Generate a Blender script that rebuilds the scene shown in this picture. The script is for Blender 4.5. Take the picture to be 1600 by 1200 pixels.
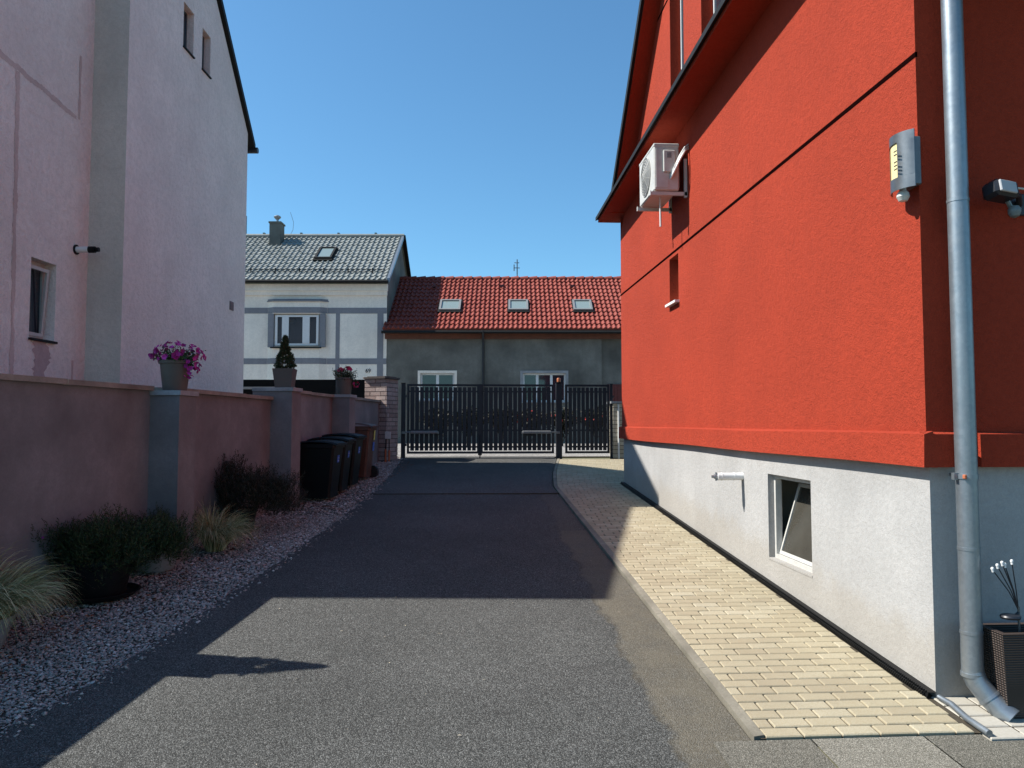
import bpy, bmesh, math, random
from mathutils import Vector, Matrix, noise
R = math.radians
for o in list(bpy.data.objects): bpy.data.objects.remove(o)
S = bpy.context.scene
COL = S.collection

# ------------------------------------------------------------------ camera, sky, sun, exposure
YAW = math.atan(75/1180); PIT = math.atan(62/1180)
cam = bpy.data.objects.new('camera', bpy.data.cameras.new('camera')); COL.objects.link(cam)
cam.data.sensor_width = 36; cam.data.lens = 1180/1600*36
cam.data.clip_start = .05; cam.data.clip_end = 3000
cam.location = (0, 0, 1.74); cam.rotation_euler = (math.pi/2+PIT, 0, -YAW)
S.camera = cam
SUN_E = R(47); SUN_AZ = R(4.5)          # sun stands to the left, a little beyond square
W = bpy.data.worlds.new('World'); S.world = W; W.use_nodes = True
nt = W.node_tree; bg = nt.nodes['Background']
sky = nt.nodes.new('ShaderNodeTexSky'); sky.sky_type = 'NISHITA'; sky.sun_disc = False
sky.sun_elevation = SUN_E; sky.sun_rotation = R(270)+SUN_AZ
sky.air_density = 1.0; sky.dust_density = .6; sky.ozone_density = 2.2
tint = nt.nodes.new('ShaderNodeMix'); tint.data_type = 'RGBA'; tint.blend_type = 'MULTIPLY'; tint.inputs[0].default_value = 1; tint.inputs[7].default_value = (.66, 1.05, 1.18, 1)
nt.links.new(sky.outputs[0], tint.inputs[6]); nt.links.new(tint.outputs[2], bg.inputs[0]); bg.inputs[1].default_value = .09
sl = bpy.data.lights.new('sun', 'SUN'); sl.energy = 5.0; sl.angle = R(.5); sl.color = (1, .955, .88)
so = bpy.data.objects.new('sun', sl); COL.objects.link(so)
sd = Vector((-math.cos(SUN_AZ)*math.cos(SUN_E), math.sin(SUN_AZ)*math.cos(SUN_E), math.sin(SUN_E)))
so.rotation_euler = sd.to_track_quat('Z', 'Y').to_euler(); so.location = (-8, 2, 20)
S.view_settings.view_transform = 'Standard'; S.view_settings.look = 'None'
S.view_settings.exposure = 0.76; S.view_settings.gamma = 1

# ------------------------------------------------------------------ helpers
def G(y):
    return .066*min(max(y, -2), 16.2)

class MB:
    def __init__(s): s.v = []; s.f = []; s.m = []; s.cur = 0
    def poly(s, pts):
        n = len(s.v); s.v += [tuple(p) for p in pts]; s.f.append(tuple(range(n, n+len(pts)))); s.m.append(s.cur); return s
    def add(s, vs, fs):
        n = len(s.v); s.v += [tuple(p) for p in vs]
        for f in fs: s.f.append(tuple(i+n for i in f)); s.m.append(s.cur)
        return s
    def box(s, a, b, M=None, bev=0):
        (x0, y0, z0), (x1, y1, z1) = a, b
        if bev:
            c = bev; vs = []
            for z, k in ((z0, c), (z0+c, 0), (z1-c, 0), (z1, c)):
                q = k
                vs += [(x0+c+q*.0+ (k-0)*.0, y0+q, z), (x1-c, y0+q, z), (x1-q, y0+c, z), (x1-q, y1-c, z), (x1-c, y1-q, z), (x0+c, y1-q, z), (x0+q, y1-c, z), (x0+q, y0+c, z)]
            fs = [tuple(range(7, -1, -1)), tuple(range(24, 32))]
            for r in range(3):
                for i in range(8):
                    j = (i+1) % 8; fs.append((r*8+i, r*8+j, r*8+8+j, r*8+8+i))
        else:
            vs = [(x0,y0,z0),(x1,y0,z0),(x1,y1,z0),(x0,y1,z0),(x0,y0,z1),(x1,y0,z1),(x1,y1,z1),(x0,y1,z1)]
            fs = [(3,2,1,0),(4,5,6,7),(0,1,5,4),(1,2,6,5),(2,3,7,6),(3,0,4,7)]
        if M is not None: vs = [M @ Vector(p) for p in vs]
        return s.add(vs, fs)
    def tube(s, pts, r, n=12, cap=True):
        pts = [Vector(p) for p in pts]; rs = r if isinstance(r, (list, tuple)) else [r]*len(pts)
        vs = []; up = None
        for i, p in enumerate(pts):
            d = (pts[min(i+1, len(pts)-1)]-pts[max(i-1, 0)]).normalized()
            if up is None: up = d.orthogonal().normalized()
            up = (up-d*up.dot(d)); up = up.normalized() if up.length > 1e-6 else d.orthogonal().normalized()
            w = d.cross(up)
            for k in range(n):
                a = 2*math.pi*k/n; vs.append(p+(up*math.cos(a)+w*math.sin(a))*rs[i])
        fs = []
        for i in range(len(pts)-1):
            for k in range(n):
                j = (k+1) % n; fs.append((i*n+k, i*n+j, i*n+n+j, i*n+n+k))
        if cap: fs += [tuple(range(n-1, -1, -1)), tuple(range((len(pts)-1)*n, len(pts)*n))]
        return s.add(vs, fs)
    def lathe(s, prof, c=(0, 0, 0), n=28, sx=1, sy=1):
        vs = []
        for r, z in prof:
            for k in range(n):
                a = 2*math.pi*k/n; vs.append((c[0]+r*math.cos(a)*sx, c[1]+r*math.sin(a)*sy, c[2]+z))
        fs = []
        for i in range(len(prof)-1):
            for k in range(n):
                j = (k+1) % n; fs.append((i*n+k, i*n+j, i*n+n+j, i*n+n+k))
        fs += [tuple(range(n-1, -1, -1)), tuple(range((len(prof)-1)*n, len(prof)*n))]
        return s.add(vs, fs)
    def prism(s, poly, z0, z1):
        n = len(poly); vs = [(x, y, z0) for x, y in poly]+[(x, y, z1) for x, y in poly]
        fs = [tuple(range(n-1, -1, -1)), tuple(range(n, 2*n))]+[(i, (i+1) % n, n+(i+1) % n, n+i) for i in range(n)]
        return s.add(vs, fs)
    def extr(s, prof, ax, t0, t1):
        """profile polygon (a,b) extruded along axis ax ('x': a=y,b=z ; 'y': a=x,b=z)"""
        f = (lambda a, b, t: (t, a, b)) if ax == 'x' else (lambda a, b, t: (a, t, b))
        n = len(prof); vs = [f(a, b, t0) for a, b in prof]+[f(a, b, t1) for a, b in prof]
        fs = [tuple(range(n-1, -1, -1)), tuple(range(n, 2*n))]+[(i, (i+1) % n, n+(i+1) % n, n+i) for i in range(n)]
        return s.add(vs, fs)
    def build(s, name, mat, parent=None, smooth=False, loc=None, fix=True):
        me = bpy.data.meshes.new(name); me.from_pydata(s.v, [], s.f)
        mats = mat if isinstance(mat, (list, tuple)) else [mat]
        for m in mats: me.materials.append(m)
        if len(mats) > 1: me.polygons.foreach_set('material_index', s.m)
        if fix:
            bm = bmesh.new(); bm.from_mesh(me); bmesh.ops.recalc_face_normals(bm, faces=bm.faces); bm.to_mesh(me); bm.free()
        if smooth:
            for p in me.polygons: p.use_smooth = True
            try: me.set_sharp_from_angle(angle=R(38))
            except Exception: pass
        me.update()
        o = bpy.data.objects.new(name, me); COL.objects.link(o)
        if parent: o.parent = parent
        if loc: o.location = loc
        return o

def tag(o, label=None, cat=None, group=None, kind=None):
    if label: o['label'] = label
    if cat: o['category'] = cat
    if group: o['group'] = group
    if kind: o['kind'] = kind
    return o
def empty(name, loc, rz, label, cat, group=None):
    o = bpy.data.objects.new(name, None); COL.objects.link(o); o.location = loc; o.rotation_euler = (0, 0, rz)
    o.empty_display_size = .2
    return tag(o, label, cat, group)
def kids(o): return [c for c in bpy.data.objects if c.parent == o]
def copy_tree(o, parent=None):
    ch = kids(o); c = o.copy(); COL.objects.link(c)
    if parent: c.parent = parent
    for k in ch: copy_tree(k, c)
    return c

def wallgrid(mb, u0, u1, z0, z1, holes, dep, f):
    """vertical wall skin with rectangular openings and reveals; f(u, d, z) -> point, d = depth behind face"""
    us = sorted({u0, u1, *[h[0] for h in holes], *[h[1] for h in holes]})
    zs = sorted({z0, z1, *[h[2] for h in holes], *[h[3] for h in holes]})
    for a, b in zip(us, us[1:]):
        for c, d in zip(zs, zs[1:]):
            um, zm = (a+b)/2, (c+d)/2
            if any(h[0] < um < h[1] and h[2] < zm < h[3] for h in holes): continue
            mb.poly([f(a, 0, c), f(b, 0, c), f(b, 0, d), f(a, 0, d)])
    for a, b, c, d in holes:
        mb.poly([f(a, 0, c), f(a, dep, c), f(a, dep, d), f(a, 0, d)])
        mb.poly([f(b, 0, c), f(b, dep, c), f(b, dep, d), f(b, 0, d)])
        mb.poly([f(a, 0, c), f(b, 0, c), f(b, dep, c), f(a, dep, c)])
        mb.poly([f(a, 0, d), f(b, 0, d), f(b, dep, d), f(a, dep, d)])

# ------------------------------------------------------------------ materials
class NT:
    def __init__(s, name):
        s.mat = bpy.data.materials.new(name); s.mat.use_nodes = True; s.t = s.mat.node_tree
        s.b = s.t.nodes['Principled BSDF']; s.tc = s.t.nodes.new('ShaderNodeTexCoord')
        s.pos = s.t.nodes.new('ShaderNodeNewGeometry').outputs['Position']
    def n(s, kind, **kw):
        nd = s.t.nodes.new('ShaderNode'+kind)
        for k, v in kw.items(): setattr(nd, k, v)
        return nd
    def put(s, sock, v):
        if hasattr(v, 'is_output'): s.t.links.new(v, sock)
        else: sock.default_value = v
    def noise(s, scale, detail=4, rough=.6, vec=None, dist=0):
        nd = s.n('TexNoise'); nd.inputs['Scale'].default_value = scale; nd.inputs['Detail'].default_value = detail
        nd.inputs['Roughness'].default_value = rough; nd.inputs['Distortion'].default_value = dist
        s.t.links.new(vec or s.pos, nd.inputs['Vector']); return nd.outputs['Fac']
    def voro(s, scale, feat='F1', out='Distance', vec=None, rnd=1):
        nd = s.n('TexVoronoi', feature=feat); nd.inputs['Scale'].default_value = scale; nd.inputs['Randomness'].default_value = rnd
        s.t.links.new(vec or s.pos, nd.inputs['Vector']); return nd.outputs[out]
    def ramp(s, f, stops, interp='LINEAR'):
        nd = s.n('ValToRGB'); cr = nd.color_ramp; cr.interpolation = interp
        while len(cr.elements) < len(stops): cr.elements.new(.5)
        for e, (p, c) in zip(cr.elements, stops):
            e.position = p; e.color = (c, c, c, 1) if isinstance(c, (int, float)) else (*c, 1)
        s.t.links.new(f, nd.inputs[0]); return nd.outputs[0]
    def mix(s, f, a, b, mode='MIX'):
        nd = s.n('Mix', data_type='RGBA', blend_type=mode)
        for k, v in ((0, f), (6, a), (7, b)):
            if isinstance(v, tuple) and len(v) == 3: v = (*v, 1)
            s.put(nd.inputs[k], v)
        return nd.outputs[2]
    def math(s, op, a, b=0, c=0):
        nd = s.n('Math', operation=op); s.put(nd.inputs[0], a); s.put(nd.inputs[1], b); s.put(nd.inputs[2], c); return nd.outputs[0]
    def stretch(s, sc, src=None):
        nd = s.n('Mapping'); nd.inputs['Scale'].default_value = sc; s.t.links.new(src or s.pos, nd.inputs[0]); return nd.outputs[0]
    def xyz(s, src=None):
        nd = s.n('SeparateXYZ'); s.t.links.new(src or s.pos, nd.inputs[0]); return nd.outputs
    def bump(s, h, strength=.3, dist=.01, prev=None):
        nd = s.n('Bump'); nd.inputs['Strength'].default_value = strength; nd.inputs['Distance'].default_value = dist
        s.t.links.new(h, nd.inputs['Height'])
        if prev: s.t.links.new(prev, nd.inputs['Normal'])
        return nd.outputs[0]
    def done(s, col, rough=.8, nrm=None, metal=0, spec=.5, **kw):
        if isinstance(col, tuple) and len(col) == 3: col = (*col, 1)
        s.put(s.b.inputs['Base Color'], col); s.put(s.b.inputs['Roughness'], rough); s.put(s.b.inputs['Metallic'], metal)
        s.put(s.b.inputs['Specular IOR Level'], spec)
        if nrm: s.t.links.new(nrm, s.b.inputs['Normal'])
        for k, v in kw.items(): s.put(s.b.inputs[k], v)
        return s.mat
    def island(s): return s.t.nodes.new('ShaderNodeNewGeometry').outputs['Random Per Island']

def plaster(name, col, var=.1, grain=90, bs=.5, bd=.006, blotch=1.1, stain=None, spec=.25, streak=.28, mott=.22, coarse=.8):
    m = NT(name); a = m.noise(blotch, 5, .6); b = m.noise(grain, 3, .7); c = m.noise(grain*.28, 3, .6)
    dk = tuple(x*(1-2.2*var) for x in col); lt = tuple(min(1, x*(1+1.4*var)) for x in col)
    k = m.mix(m.ramp(a, [(.3, 0), (.7, 1)]), dk, lt)
    k = m.mix(m.math('MULTIPLY', m.ramp(b, [(.35, 1), (.6, 0)]), .25), k, tuple(x*.55 for x in col)); k = m.mix(m.math('MULTIPLY', m.ramp(c, [(.38, 1), (.56, 0)]), mott), k, tuple(x*.68 for x in col))
    st = m.noise(1.0, 4, .65, m.stretch((5, 5, .5)))
    k = m.mix(m.math('MULTIPLY', m.ramp(st, [(.48, 0), (.72, 1)]), streak), k, tuple(x*.7 for x in col))
    if stain: k = m.mix(stain(m), k, (.27, .225, .16))
    n = m.bump(b, bs, bd); n = m.bump(c, bs*coarse, bd*2, n)
    return m.done(k, .92, n, spec=spec)

def plain(name, col, rough=.5, metal=0, spec=.5, var=.12, sc=9, bump=0):
    m = NT(name); f = m.noise(sc, 5, .65)
    k = m.mix(m.ramp(f, [(.3, 0), (.7, 1)]), tuple(x*(1-var) for x in col), tuple(min(1, x*(1+var)) for x in col))
    n = m.bump(m.noise(sc*14, 3), bump, .003) if bump else None
    return m.done(k, m.math('ADD', m.math('MULTIPLY', f, .2), rough-.1), n, metal, spec)

M = {}
def base_stain(m):     # damp splash zone along the foot of the plinth, ragged edge; ground rises with y
    x, y, z = m.xyz(); h = m.math('SUBTRACT', z, m.math('MULTIPLY', y, .066))
    f = m.math('ADD', h, m.math('MULTIPLY', m.noise(3.2, 5, .7), -.5))
    return m.math('MULTIPLY', m.ramp(f, [(0.0, 1), (.16, 0)]), .30)
M['red'] = plaster('red_render', (.345, .038, .015), .06, 95, 1.0, .008, streak=.16, mott=.36, coarse=.45)
M['plinth'] = plaster('pale_grey_render', (.385, .378, .370), .08, 110, .5, .005, stain=base_stain)
M['pink'] = plaster('pale_pink_render', (.85, .755, .70), .05, 50, 1.0, .012, streak=.14, mott=.3)
M['greystrip'] = plaster('grey_render', (.60, .56, .50), .06, 55, .7, .008)
M['patch'] = plaster('repaired_plaster', (.62, .49, .45), .10, 60, .6, .006)
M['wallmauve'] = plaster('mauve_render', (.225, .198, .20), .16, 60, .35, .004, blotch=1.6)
M['cream'] = plaster('cream_render', (.94, .85, .74), .05, 40, .2, .004)
M['bandgrey'] = plaster('grey_band_paint', (.25, .25, .27), .05, 40, .2, .004)
M['oldgrey'] = plaster('old_grey_render', (.175, .17, .15), .22, 30, .3, .006, blotch=.9)
M['palestone'] = plaster('coping_stone', (.30, .25, .21), .2, 45, .5, .006, blotch=3)
M['greycap'] = plaster('pillar_cap', (.34, .34, .35), .15, 45, .5, .006, blotch=3)
M['concrete'] = plaster('kerb_concrete', (.215, .195, .155), .18, 60, .6, .006, blotch=2.5)

def asphalt(name, dark, light, brown=False, sc=1.0):
    m = NT(name)
    v = m.voro(165*sc, out='Color'); g = m.n('RGBToBW'); m.t.links.new(v, g.inputs[0]); g = g.outputs[0]
    d = m.voro(165*sc)
    k = m.ramp(g, [(.15, tuple(x*.5 for x in dark)), (.45, dark), (.72, light), (.97, tuple(min(1, x*1.75) for x in light))])
    k = m.mix(m.ramp(d, [(.35, 0), (.75, .75)]), k, tuple(x*.3 for x in dark))
    big = m.noise(.55, 5, .65)
    k = m.mix(1, k, m.ramp(big, [(.3, .74), (.7, 1.12)]), 'MULTIPLY')
    spots = m.ramp(m.noise(2.7, 6, .75), [(.60, 0), (.70, .35)])
    k = m.mix(spots, k, tuple(x*.55 for x in dark))
    if brown:
        x, y, z = m.xyz()
        e = m.math('ADD', x, m.math('MULTIPLY', m.math('SUBTRACT', m.noise(2.2, 6, .7), .5), .30))
        e = m.math('ADD', e, m.math('MULTIPLY', y, -.016))
        f = m.ramp(m.math('MULTIPLY', e, .5), [(.452, 0), (.478, 1)])
        cr = m.ramp(m.math('MULTIPLY', e, .5), [(.459, 0), (.464, .8), (.469, 0)])
        k = m.mix(m.math('MULTIPLY', cr, m.ramp(m.noise(6, 3), [(.4, 0), (.55, 1)])), k, (.03, .026, .02))
        f = m.math('MULTIPLY', f, m.math('SUBTRACT', 1, m.math('MULTIPLY', m.math('GREATER_THAN', y, 8.4), .6)))
        f = m.math('MULTIPLY', f, m.ramp(m.noise(5, 4), [(.25, .55), (.6, .95)]))
        g2 = m.mix(m.noise(70, 3), (.10, .085, .06), (.225, .195, .14))
        k = m.mix(f, k, m.mix(.42, g2, k))
    n = m.bump(m.math('SUBTRACT', 1, d), .75, .006); n = m.bump(m.noise(14, 3), .25, .01, n)
    return m.done(k, .9, n, spec=.12)
M['asphalt'] = asphalt('asphalt', (.092, .093, .088), (.158, .159, .151), True)
M['apron'] = asphalt('asphalt_apron', (.098, .096, .091), (.176, .173, .164))
M['street'] = asphalt('street_surface', (.34, .32, .30), (.48, .45, .42), sc=.6)
M['slabA'] = asphalt('exposed_slab', (.19, .177, .145), (.30, .28, .235), sc=1.7)
M['slabB'] = asphalt('pale_slab', (.29, .27, .22), (.42, .39, .33), sc=1.7)

m = NT('gravel_soil'); M['soil'] = m.done(m.mix(m.noise(60, 4), (.03, .025, .02), (.10, .08, .065)), .95, m.bump(m.noise(50, 4), .8, .02))
m = NT('earth'); M['earth'] = m.done(m.mix(m.noise(.5, 5), (.07, .08, .04), (.16, .14, .09)), .95)
m = NT('pebble'); i = m.island()
k = m.ramp(i, [(0, (.20, .195, .19)), (.3, (.40, .38, .37)), (.55, (.52, .47, .44)), (.72, (.50, .33, .27)), (.85, (.66, .63, .60)), (1, (.90, .85, .80))])
k = m.mix(.28, k, (.36, .27, .20))
M['pebble'] = m.done(m.mix(m.math('MULTIPLY', m.noise(160, 3), .5), k, (.06, .05, .045)), .85, m.bump(m.noise(220, 3), .4, .003))
m = NT('paver'); i = m.island()
k = m.ramp(i, [(0, (.295, .25, .172)), (.4, (.335, .29, .20)), (.75, (.355, .31, .215)), (1, (.40, .36, .265))])
k = m.mix(m.ramp(m.noise(130, 3, .7), [(.35, .5), (.6, 0)]), k, (.25, .19, .10))
k = m.mix(m.ramp(m.noise(1.7, 5, .7), [(.42, 0), (.75, .4)]), k, (.20, .17, .12)); k = m.mix(m.ramp(m.noise(9, 6, .8), [(.58, 0), (.72, .5)]), k, (.17, .14, .09))
M['paver'] = m.done(k, .9, m.bump(m.noise(140, 3), .45, .004))
m = NT('paverwhite'); i = m.island()
M['paverwhite'] = m.done(m.mix(m.noise(70, 4), (.30, .27, .22), (.42, .40, .35)), .9, m.bump(m.noise(140, 3), .4, .004))
M['joint'] = plain('paver_joint_sand', (.045, .035, .022), .95, var=.4, sc=40)

def tiles_mat(name, cols, rough, spec, moss=0):
    m = NT(name); k = m.mix(m.ramp(m.noise(2.2, 5, .7), [(.3, 0), (.7, 1)]), cols[0], cols[1])
    k = m.mix(m.ramp(m.noise(26, 4, .7), [(.4, .4), (.62, 0)]), k, cols[2])
    return m.done(k, rough, m.bump(m.noise(120, 2), .2, .003), spec=spec)
M['redtile'] = tiles_mat('clay_roof_tile', ((.22, .038, .024), (.31, .060, .038), (.10, .024, .016)), .62, .35)
M['greytile'] = tiles_mat('grey_roof_tile', ((.21, .222, .208), (.30, .312, .292), (.12, .127, .12)), .5, .4)

def brickm(name, a, b, c):
    m = NT(name); i = m.island()
    k = m.ramp(i, [(0, a), (.5, b), (1, c)])
    k = m.mix(m.ramp(m.noise(30, 4, .7), [(.35, .5), (.65, 0)]), k, tuple(x*.6 for x in a))
    return m.done(k, .9, m.bump(m.noise(60, 4), .6, .005))
M['brickpale'] = brickm('pale_pink_brick', (.30, .22, .20), (.40, .31, .285), (.47, .38, .35))
M['brickcream'] = brickm('cream_brick', (.42, .37, .28), (.53, .47, .37), (.60, .55, .45))
M['mortar'] = plain('mortar', (.085, .07, .065), .95, var=.3, sc=30)

M['black'] = plain('black_steel', (.014, .016, .022), .42, 0, .5, .3)
M['gate'] = plain('gate_steel', (.013, .016, .024), .5, 0, .4, .25)
M['blackp'] = plain('black_plastic', (.0045, .0048, .0055), .5, 0, .22, .3, bump=.1)
M['darkmetal'] = plain('dark_sheet_metal', (.010, .010, .010), .65, 0, .25, .3)
M['white'] = plain('white_plastic', (.68, .68, .67), .4, 0, .5, .05)
M['offwhite'] = plain('aged_white_metal', (.48, .47, .44), .45, 0, .5, .10, 14)
M['acrear'] = plain('grey_coil', (.22, .22, .22), .6, .3, .5, .3, 60)
M['zinc'] = None
m = NT('galvanised_zinc'); f = m.noise(2.5, 5, .6, m.stretch((6, 6, 1))); sp = m.voro(55, out='Color'); g = m.n('RGBToBW'); m.t.links.new(sp, g.inputs[0])
k = m.mix(f, (.20, .23, .26), (.32, .36, .39)); k = m.mix(.09, k, m.ramp(g.outputs[0], [(.2, .2), (.9, .55)]))
M['zinc'] = m.done(k, m.math('ADD', m.math('MULTIPLY', m.noise(18, 4), .25), .30), m.bump(m.noise(9, 3), .06, .01), .75)
M['steel'] = plain('brushed_steel', (.16, .17, .18), .38, .7, .5, .15)
m = NT('opal_glass'); M['opal'] = m.done((.72, .60, .30), .35, spec=.5)
m = NT('window_glass'); M['glass'] = m.done(m.mix(m.noise(1.1, 2), (.012, .017, .025), (.03, .04, .055)), .04, spec=.9)
m = NT('roof_glass'); M['roofglass'] = m.done((.20, .25, .24), .08, spec=1.0)
m = NT('dusty_glass'); M['dustglass'] = m.done(m.mix(m.noise(3.5, 4), (.030, .028, .023), (.075, .070, .058)), .16, spec=.5)
M['curtain'] = plain('curtain', (.20, .19, .18), .9, var=.3, sc=14)
M['room'] = plain('room_plaster', (.34, .32, .27), .9)
M['brownbin'] = plain('brown_plastic', (.085, .034, .022), .5, 0, .4, .2, bump=.1)
M['blue'] = plain('blue_sticker', (.03, .12, .48), .5)
M['yellow'] = plain('yellow_sticker', (.55, .50, .10), .5)
M['rubber'] = plain('rubber', (.012, .012, .012), .8)
M['orange'] = plain('orange_lens', (.42, .13, .05), .4)
M['terra'] = plain('orange_conduit', (.42, .12, .05), .7)
M['potgrey'] = plain('grey_flower_pot', (.095, .075, .066), .6, var=.1, bump=.15)
M['potdark'] = plain('charcoal_pot', (.007, .007, .008), .6, 0, .3, var=.2)
M['potblue'] = plain('blue_grey_pot', (.20, .225, .23), .6, var=.15, bump=.15)
M['brownwood'] = plain('soffit_board', (.13, .045, .025), .7, var=.25, sc=5)
M['darkred'] = plain('dark_red_metal', (.11, .018, .014), .5, var=.2)
m = NT('wicker'); w = m.n('TexWave', wave_type='BANDS', bands_direction='Z'); w.inputs['Scale'].default_value = 26; m.t.links.new(m.pos, w.inputs[0])
w2 = m.n('TexWave', wave_type='BANDS', bands_direction='Y'); w2.inputs['Scale'].default_value = 17; m.t.links.new(m.pos, w2.inputs[0])
f = m.math('MULTIPLY', w.outputs['Fac'], w2.outputs['Fac'])
M['wicker'] = m.done(m.mix(f, (.012, .009, .008), (.10, .065, .05)), .6, m.bump(f, .9, .008))

def leafmat(name, stops, rough=.6, trans=.0):
    m = NT(name); i = m.island(); k = m.ramp(i, stops)
    return m.done(k, rough, spec=.3)
M['heath'] = leafmat('dark_heath_leaf', [(0, (.012, .018, .008)), (.5, (.028, .042, .014)), (1, (.06, .08, .025))])
M['purpleheath'] = leafmat('dark_purple_leaf', [(0, (.010, .012, .007)), (.6, (.026, .026, .015)), (1, (.048, .040, .024))])
M['leaf'] = leafmat('green_leaf', [(0, (.025, .05, .015)), (.6, (.05, .095, .03)), (1, (.09, .14, .05))])
M['conifer'] = leafmat('conifer_leaf', [(0, (.02, .035, .018)), (.6, (.04, .06, .025)), (.85, (.07, .07, .03)), (1, (.10, .05, .03))])
M['grass'] = leafmat('feather_grass', [(0, (.09, .09, .035)), (.35, (.26, .25, .10)), (.7, (.50, .42, .22)), (1, (.68, .58, .36))])
M['magenta'] = leafmat('magenta_petal', [(0, (.22, .008, .10)), (.6, (.40, .02, .22)), (1, (.52, .05, .36))])
M['pinkred'] = leafmat('pink_red_petal', [(0, (.40, .012, .06)), (1, (.62, .04, .16))])
M['redpetal'] = leafmat('red_petal', [(0, (.30, .01, .01)), (1, (.5, .03, .02))])
M['wood'] = plain('twig', (.06, .04, .025), .9)
M['litter'] = leafmat('dead_leaf', [(0, (.10, .03, .015)), (.5, (.22, .075, .03)), (1, (.32, .15, .06))])

# ------------------------------------------------------------------ the ground
def sheet(name, poly_fn, ys, off, mat):
    """poly_fn(y) -> (xl, xr)"""
    mb = MB(); nx = 10
    rows = []
    for y in ys:
        a, b = poly_fn(y); rows.append([(a+(b-a)*i/nx, y, G(y)+off) for i in range(nx+1)])
    vs = [p for r in rows for p in r]
    fs = [(j*(nx+1)+i, j*(nx+1)+i+1, (j+1)*(nx+1)+i+1, (j+1)*(nx+1)+i) for j in range(len(rows)-1) for i in range(nx)]
    mb.add(vs, fs)
    return tag(mb.build(name, mat, fix=False), kind='structure')
def lerp(pts, y):
    for (x0, y0), (x1, y1) in zip(pts, pts[1:]):
        if y <= y1: return x0+(x1-x0)*(y-y0)/(y1-y0)
    return pts[-1][0]
frange = lambda a, b, s: [a+i*s for i in range(int((b-a)/s+.5)+1)]
sheet('ground', lambda y: (-400, 400), [-300, -2, 16.2, 600], -.03, M['earth'])
LEFT = [(-3.3, -2), (-2.32, 3.5), (-2.22, 3.87), (-2.06, 4.5), (-1.90, 5.57), (-1.75, 6.66), (-1.66, 7.5), (-1.46, 9.3), (-1.315, 11.15), (-1.26, 13), (-1.24, 15.7)]
KERB = [(1.38, 3.585), (1.38, 11.55), (1.40, 11.8), (1.56, 13.2), (1.90, 15.35)]
dl = lambda y: lerp(LEFT, y)+.012*math.sin(y*9)+.01*math.sin(y*23)
sheet('driveway', lambda y: (dl(y), 1.20 if y < 3.5801 else lerp(KERB, y)-.015), frange(-2, 3.4, .2)+[3.58, 3.5802]+frange(3.8, 11.0, .1), 0, M['asphalt'])
sheet('driveway_apron', lambda y: (dl(y), lerp(KERB, y)-.015), frange(11.006, 15.55, .15)+[15.9], .006, M['apron'])
mb = MB(); mb.prism([(-1.33, 11.0), (1.38, 10.93), (1.38, 10.955), (-1.33, 11.03)], G(11)-.01, G(11)+.012)
tag(mb.build('driveway_joint', M['joint']), kind='structure')
sheet('street', lambda y: (-60, 60), [15.9, 16.2, 25.9], .0, M['street'])
sheet('gravel_bed', lambda y: (-4.6 if y < 11 else -3.2, dl(y)+.01), frange(-2, 16, .3), -.018, M['soil'])
# slabs in front of the paving
for nm, poly, mt in (('concrete_slab', [(1.172, 3.572), (1.178, -2), (1.652, -2), (1.645, 3.572)], 'slabA'), ('concrete_slab', [(1.652, 3.572), (1.660, -2), (2.24, -2), (2.20, 3.572)], 'slabB'),
                     ('concrete_slab', [(2.207, 3.572), (2.25, -2), (9, -2), (9, 3.505), (2.492, 3.505), (2.49, 3.572)], 'slabA')):
    mb = MB(); mb.poly([(x, y, G(y)+.009) for x, y in poly]); tag(mb.build(nm, M[mt], fix=False), kind='structure')

# kerb of long narrow concrete edging stones
mb = MB(); ys = [3.585, 4.42, 5.42, 6.42, 7.42, 8.42, 9.42, 10.42, 11.6, 12.4, 13.2, 14.3, 15.3]
for a, b in zip(ys, ys[1:]):
    a2 = a+.004; xa, xb = lerp(KERB, a), lerp(KERB, b); w = .05
    vs = [(xa, a2, G(a)-.05), (xa+w, a2, G(a)-.05), (xb+w, b, G(b)-.05), (xb, b, G(b)-.05),
          (xa, a2, G(a)+.02), (xa+w, a2, G(a)+.026), (xb+w, b, G(b)+.026), (xb, b, G(b)+.02),]
    mb.add(vs, [(3,2,1,0),(4,5,6,7),(0,1,5,4),(1,2,6,5),(2,3,7,6),(3,0,4,7)])
tag(mb.build('kerb', M['concrete']), kind='structure')

rnd = random.Random(12); mb = MB()
for _ in range(70):
    y = rnd.uniform(3.4, 11); x = rnd.uniform(dl(y)+.1, 1.3); s_ = rnd.uniform(.004, .012); a_ = rnd.random()*6.28; c_, d_ = math.cos(a_)*s_, math.sin(a_)*s_; z_ = G(y)+.007
    mb.poly([(x+c_, y+d_, z_), (x-d_*.4, y+c_*.4, z_+.003), (x-c_, y-d_, z_), (x+d_*.4, y-c_*.4, z_+.002)])
tag(mb.build('leaf_debris', plain('pale_debris', (.38, .33, .25), .9), fix=False), 'tiny pale dry leaf bits scattered over the asphalt', 'debris', kind='stuff')
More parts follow.
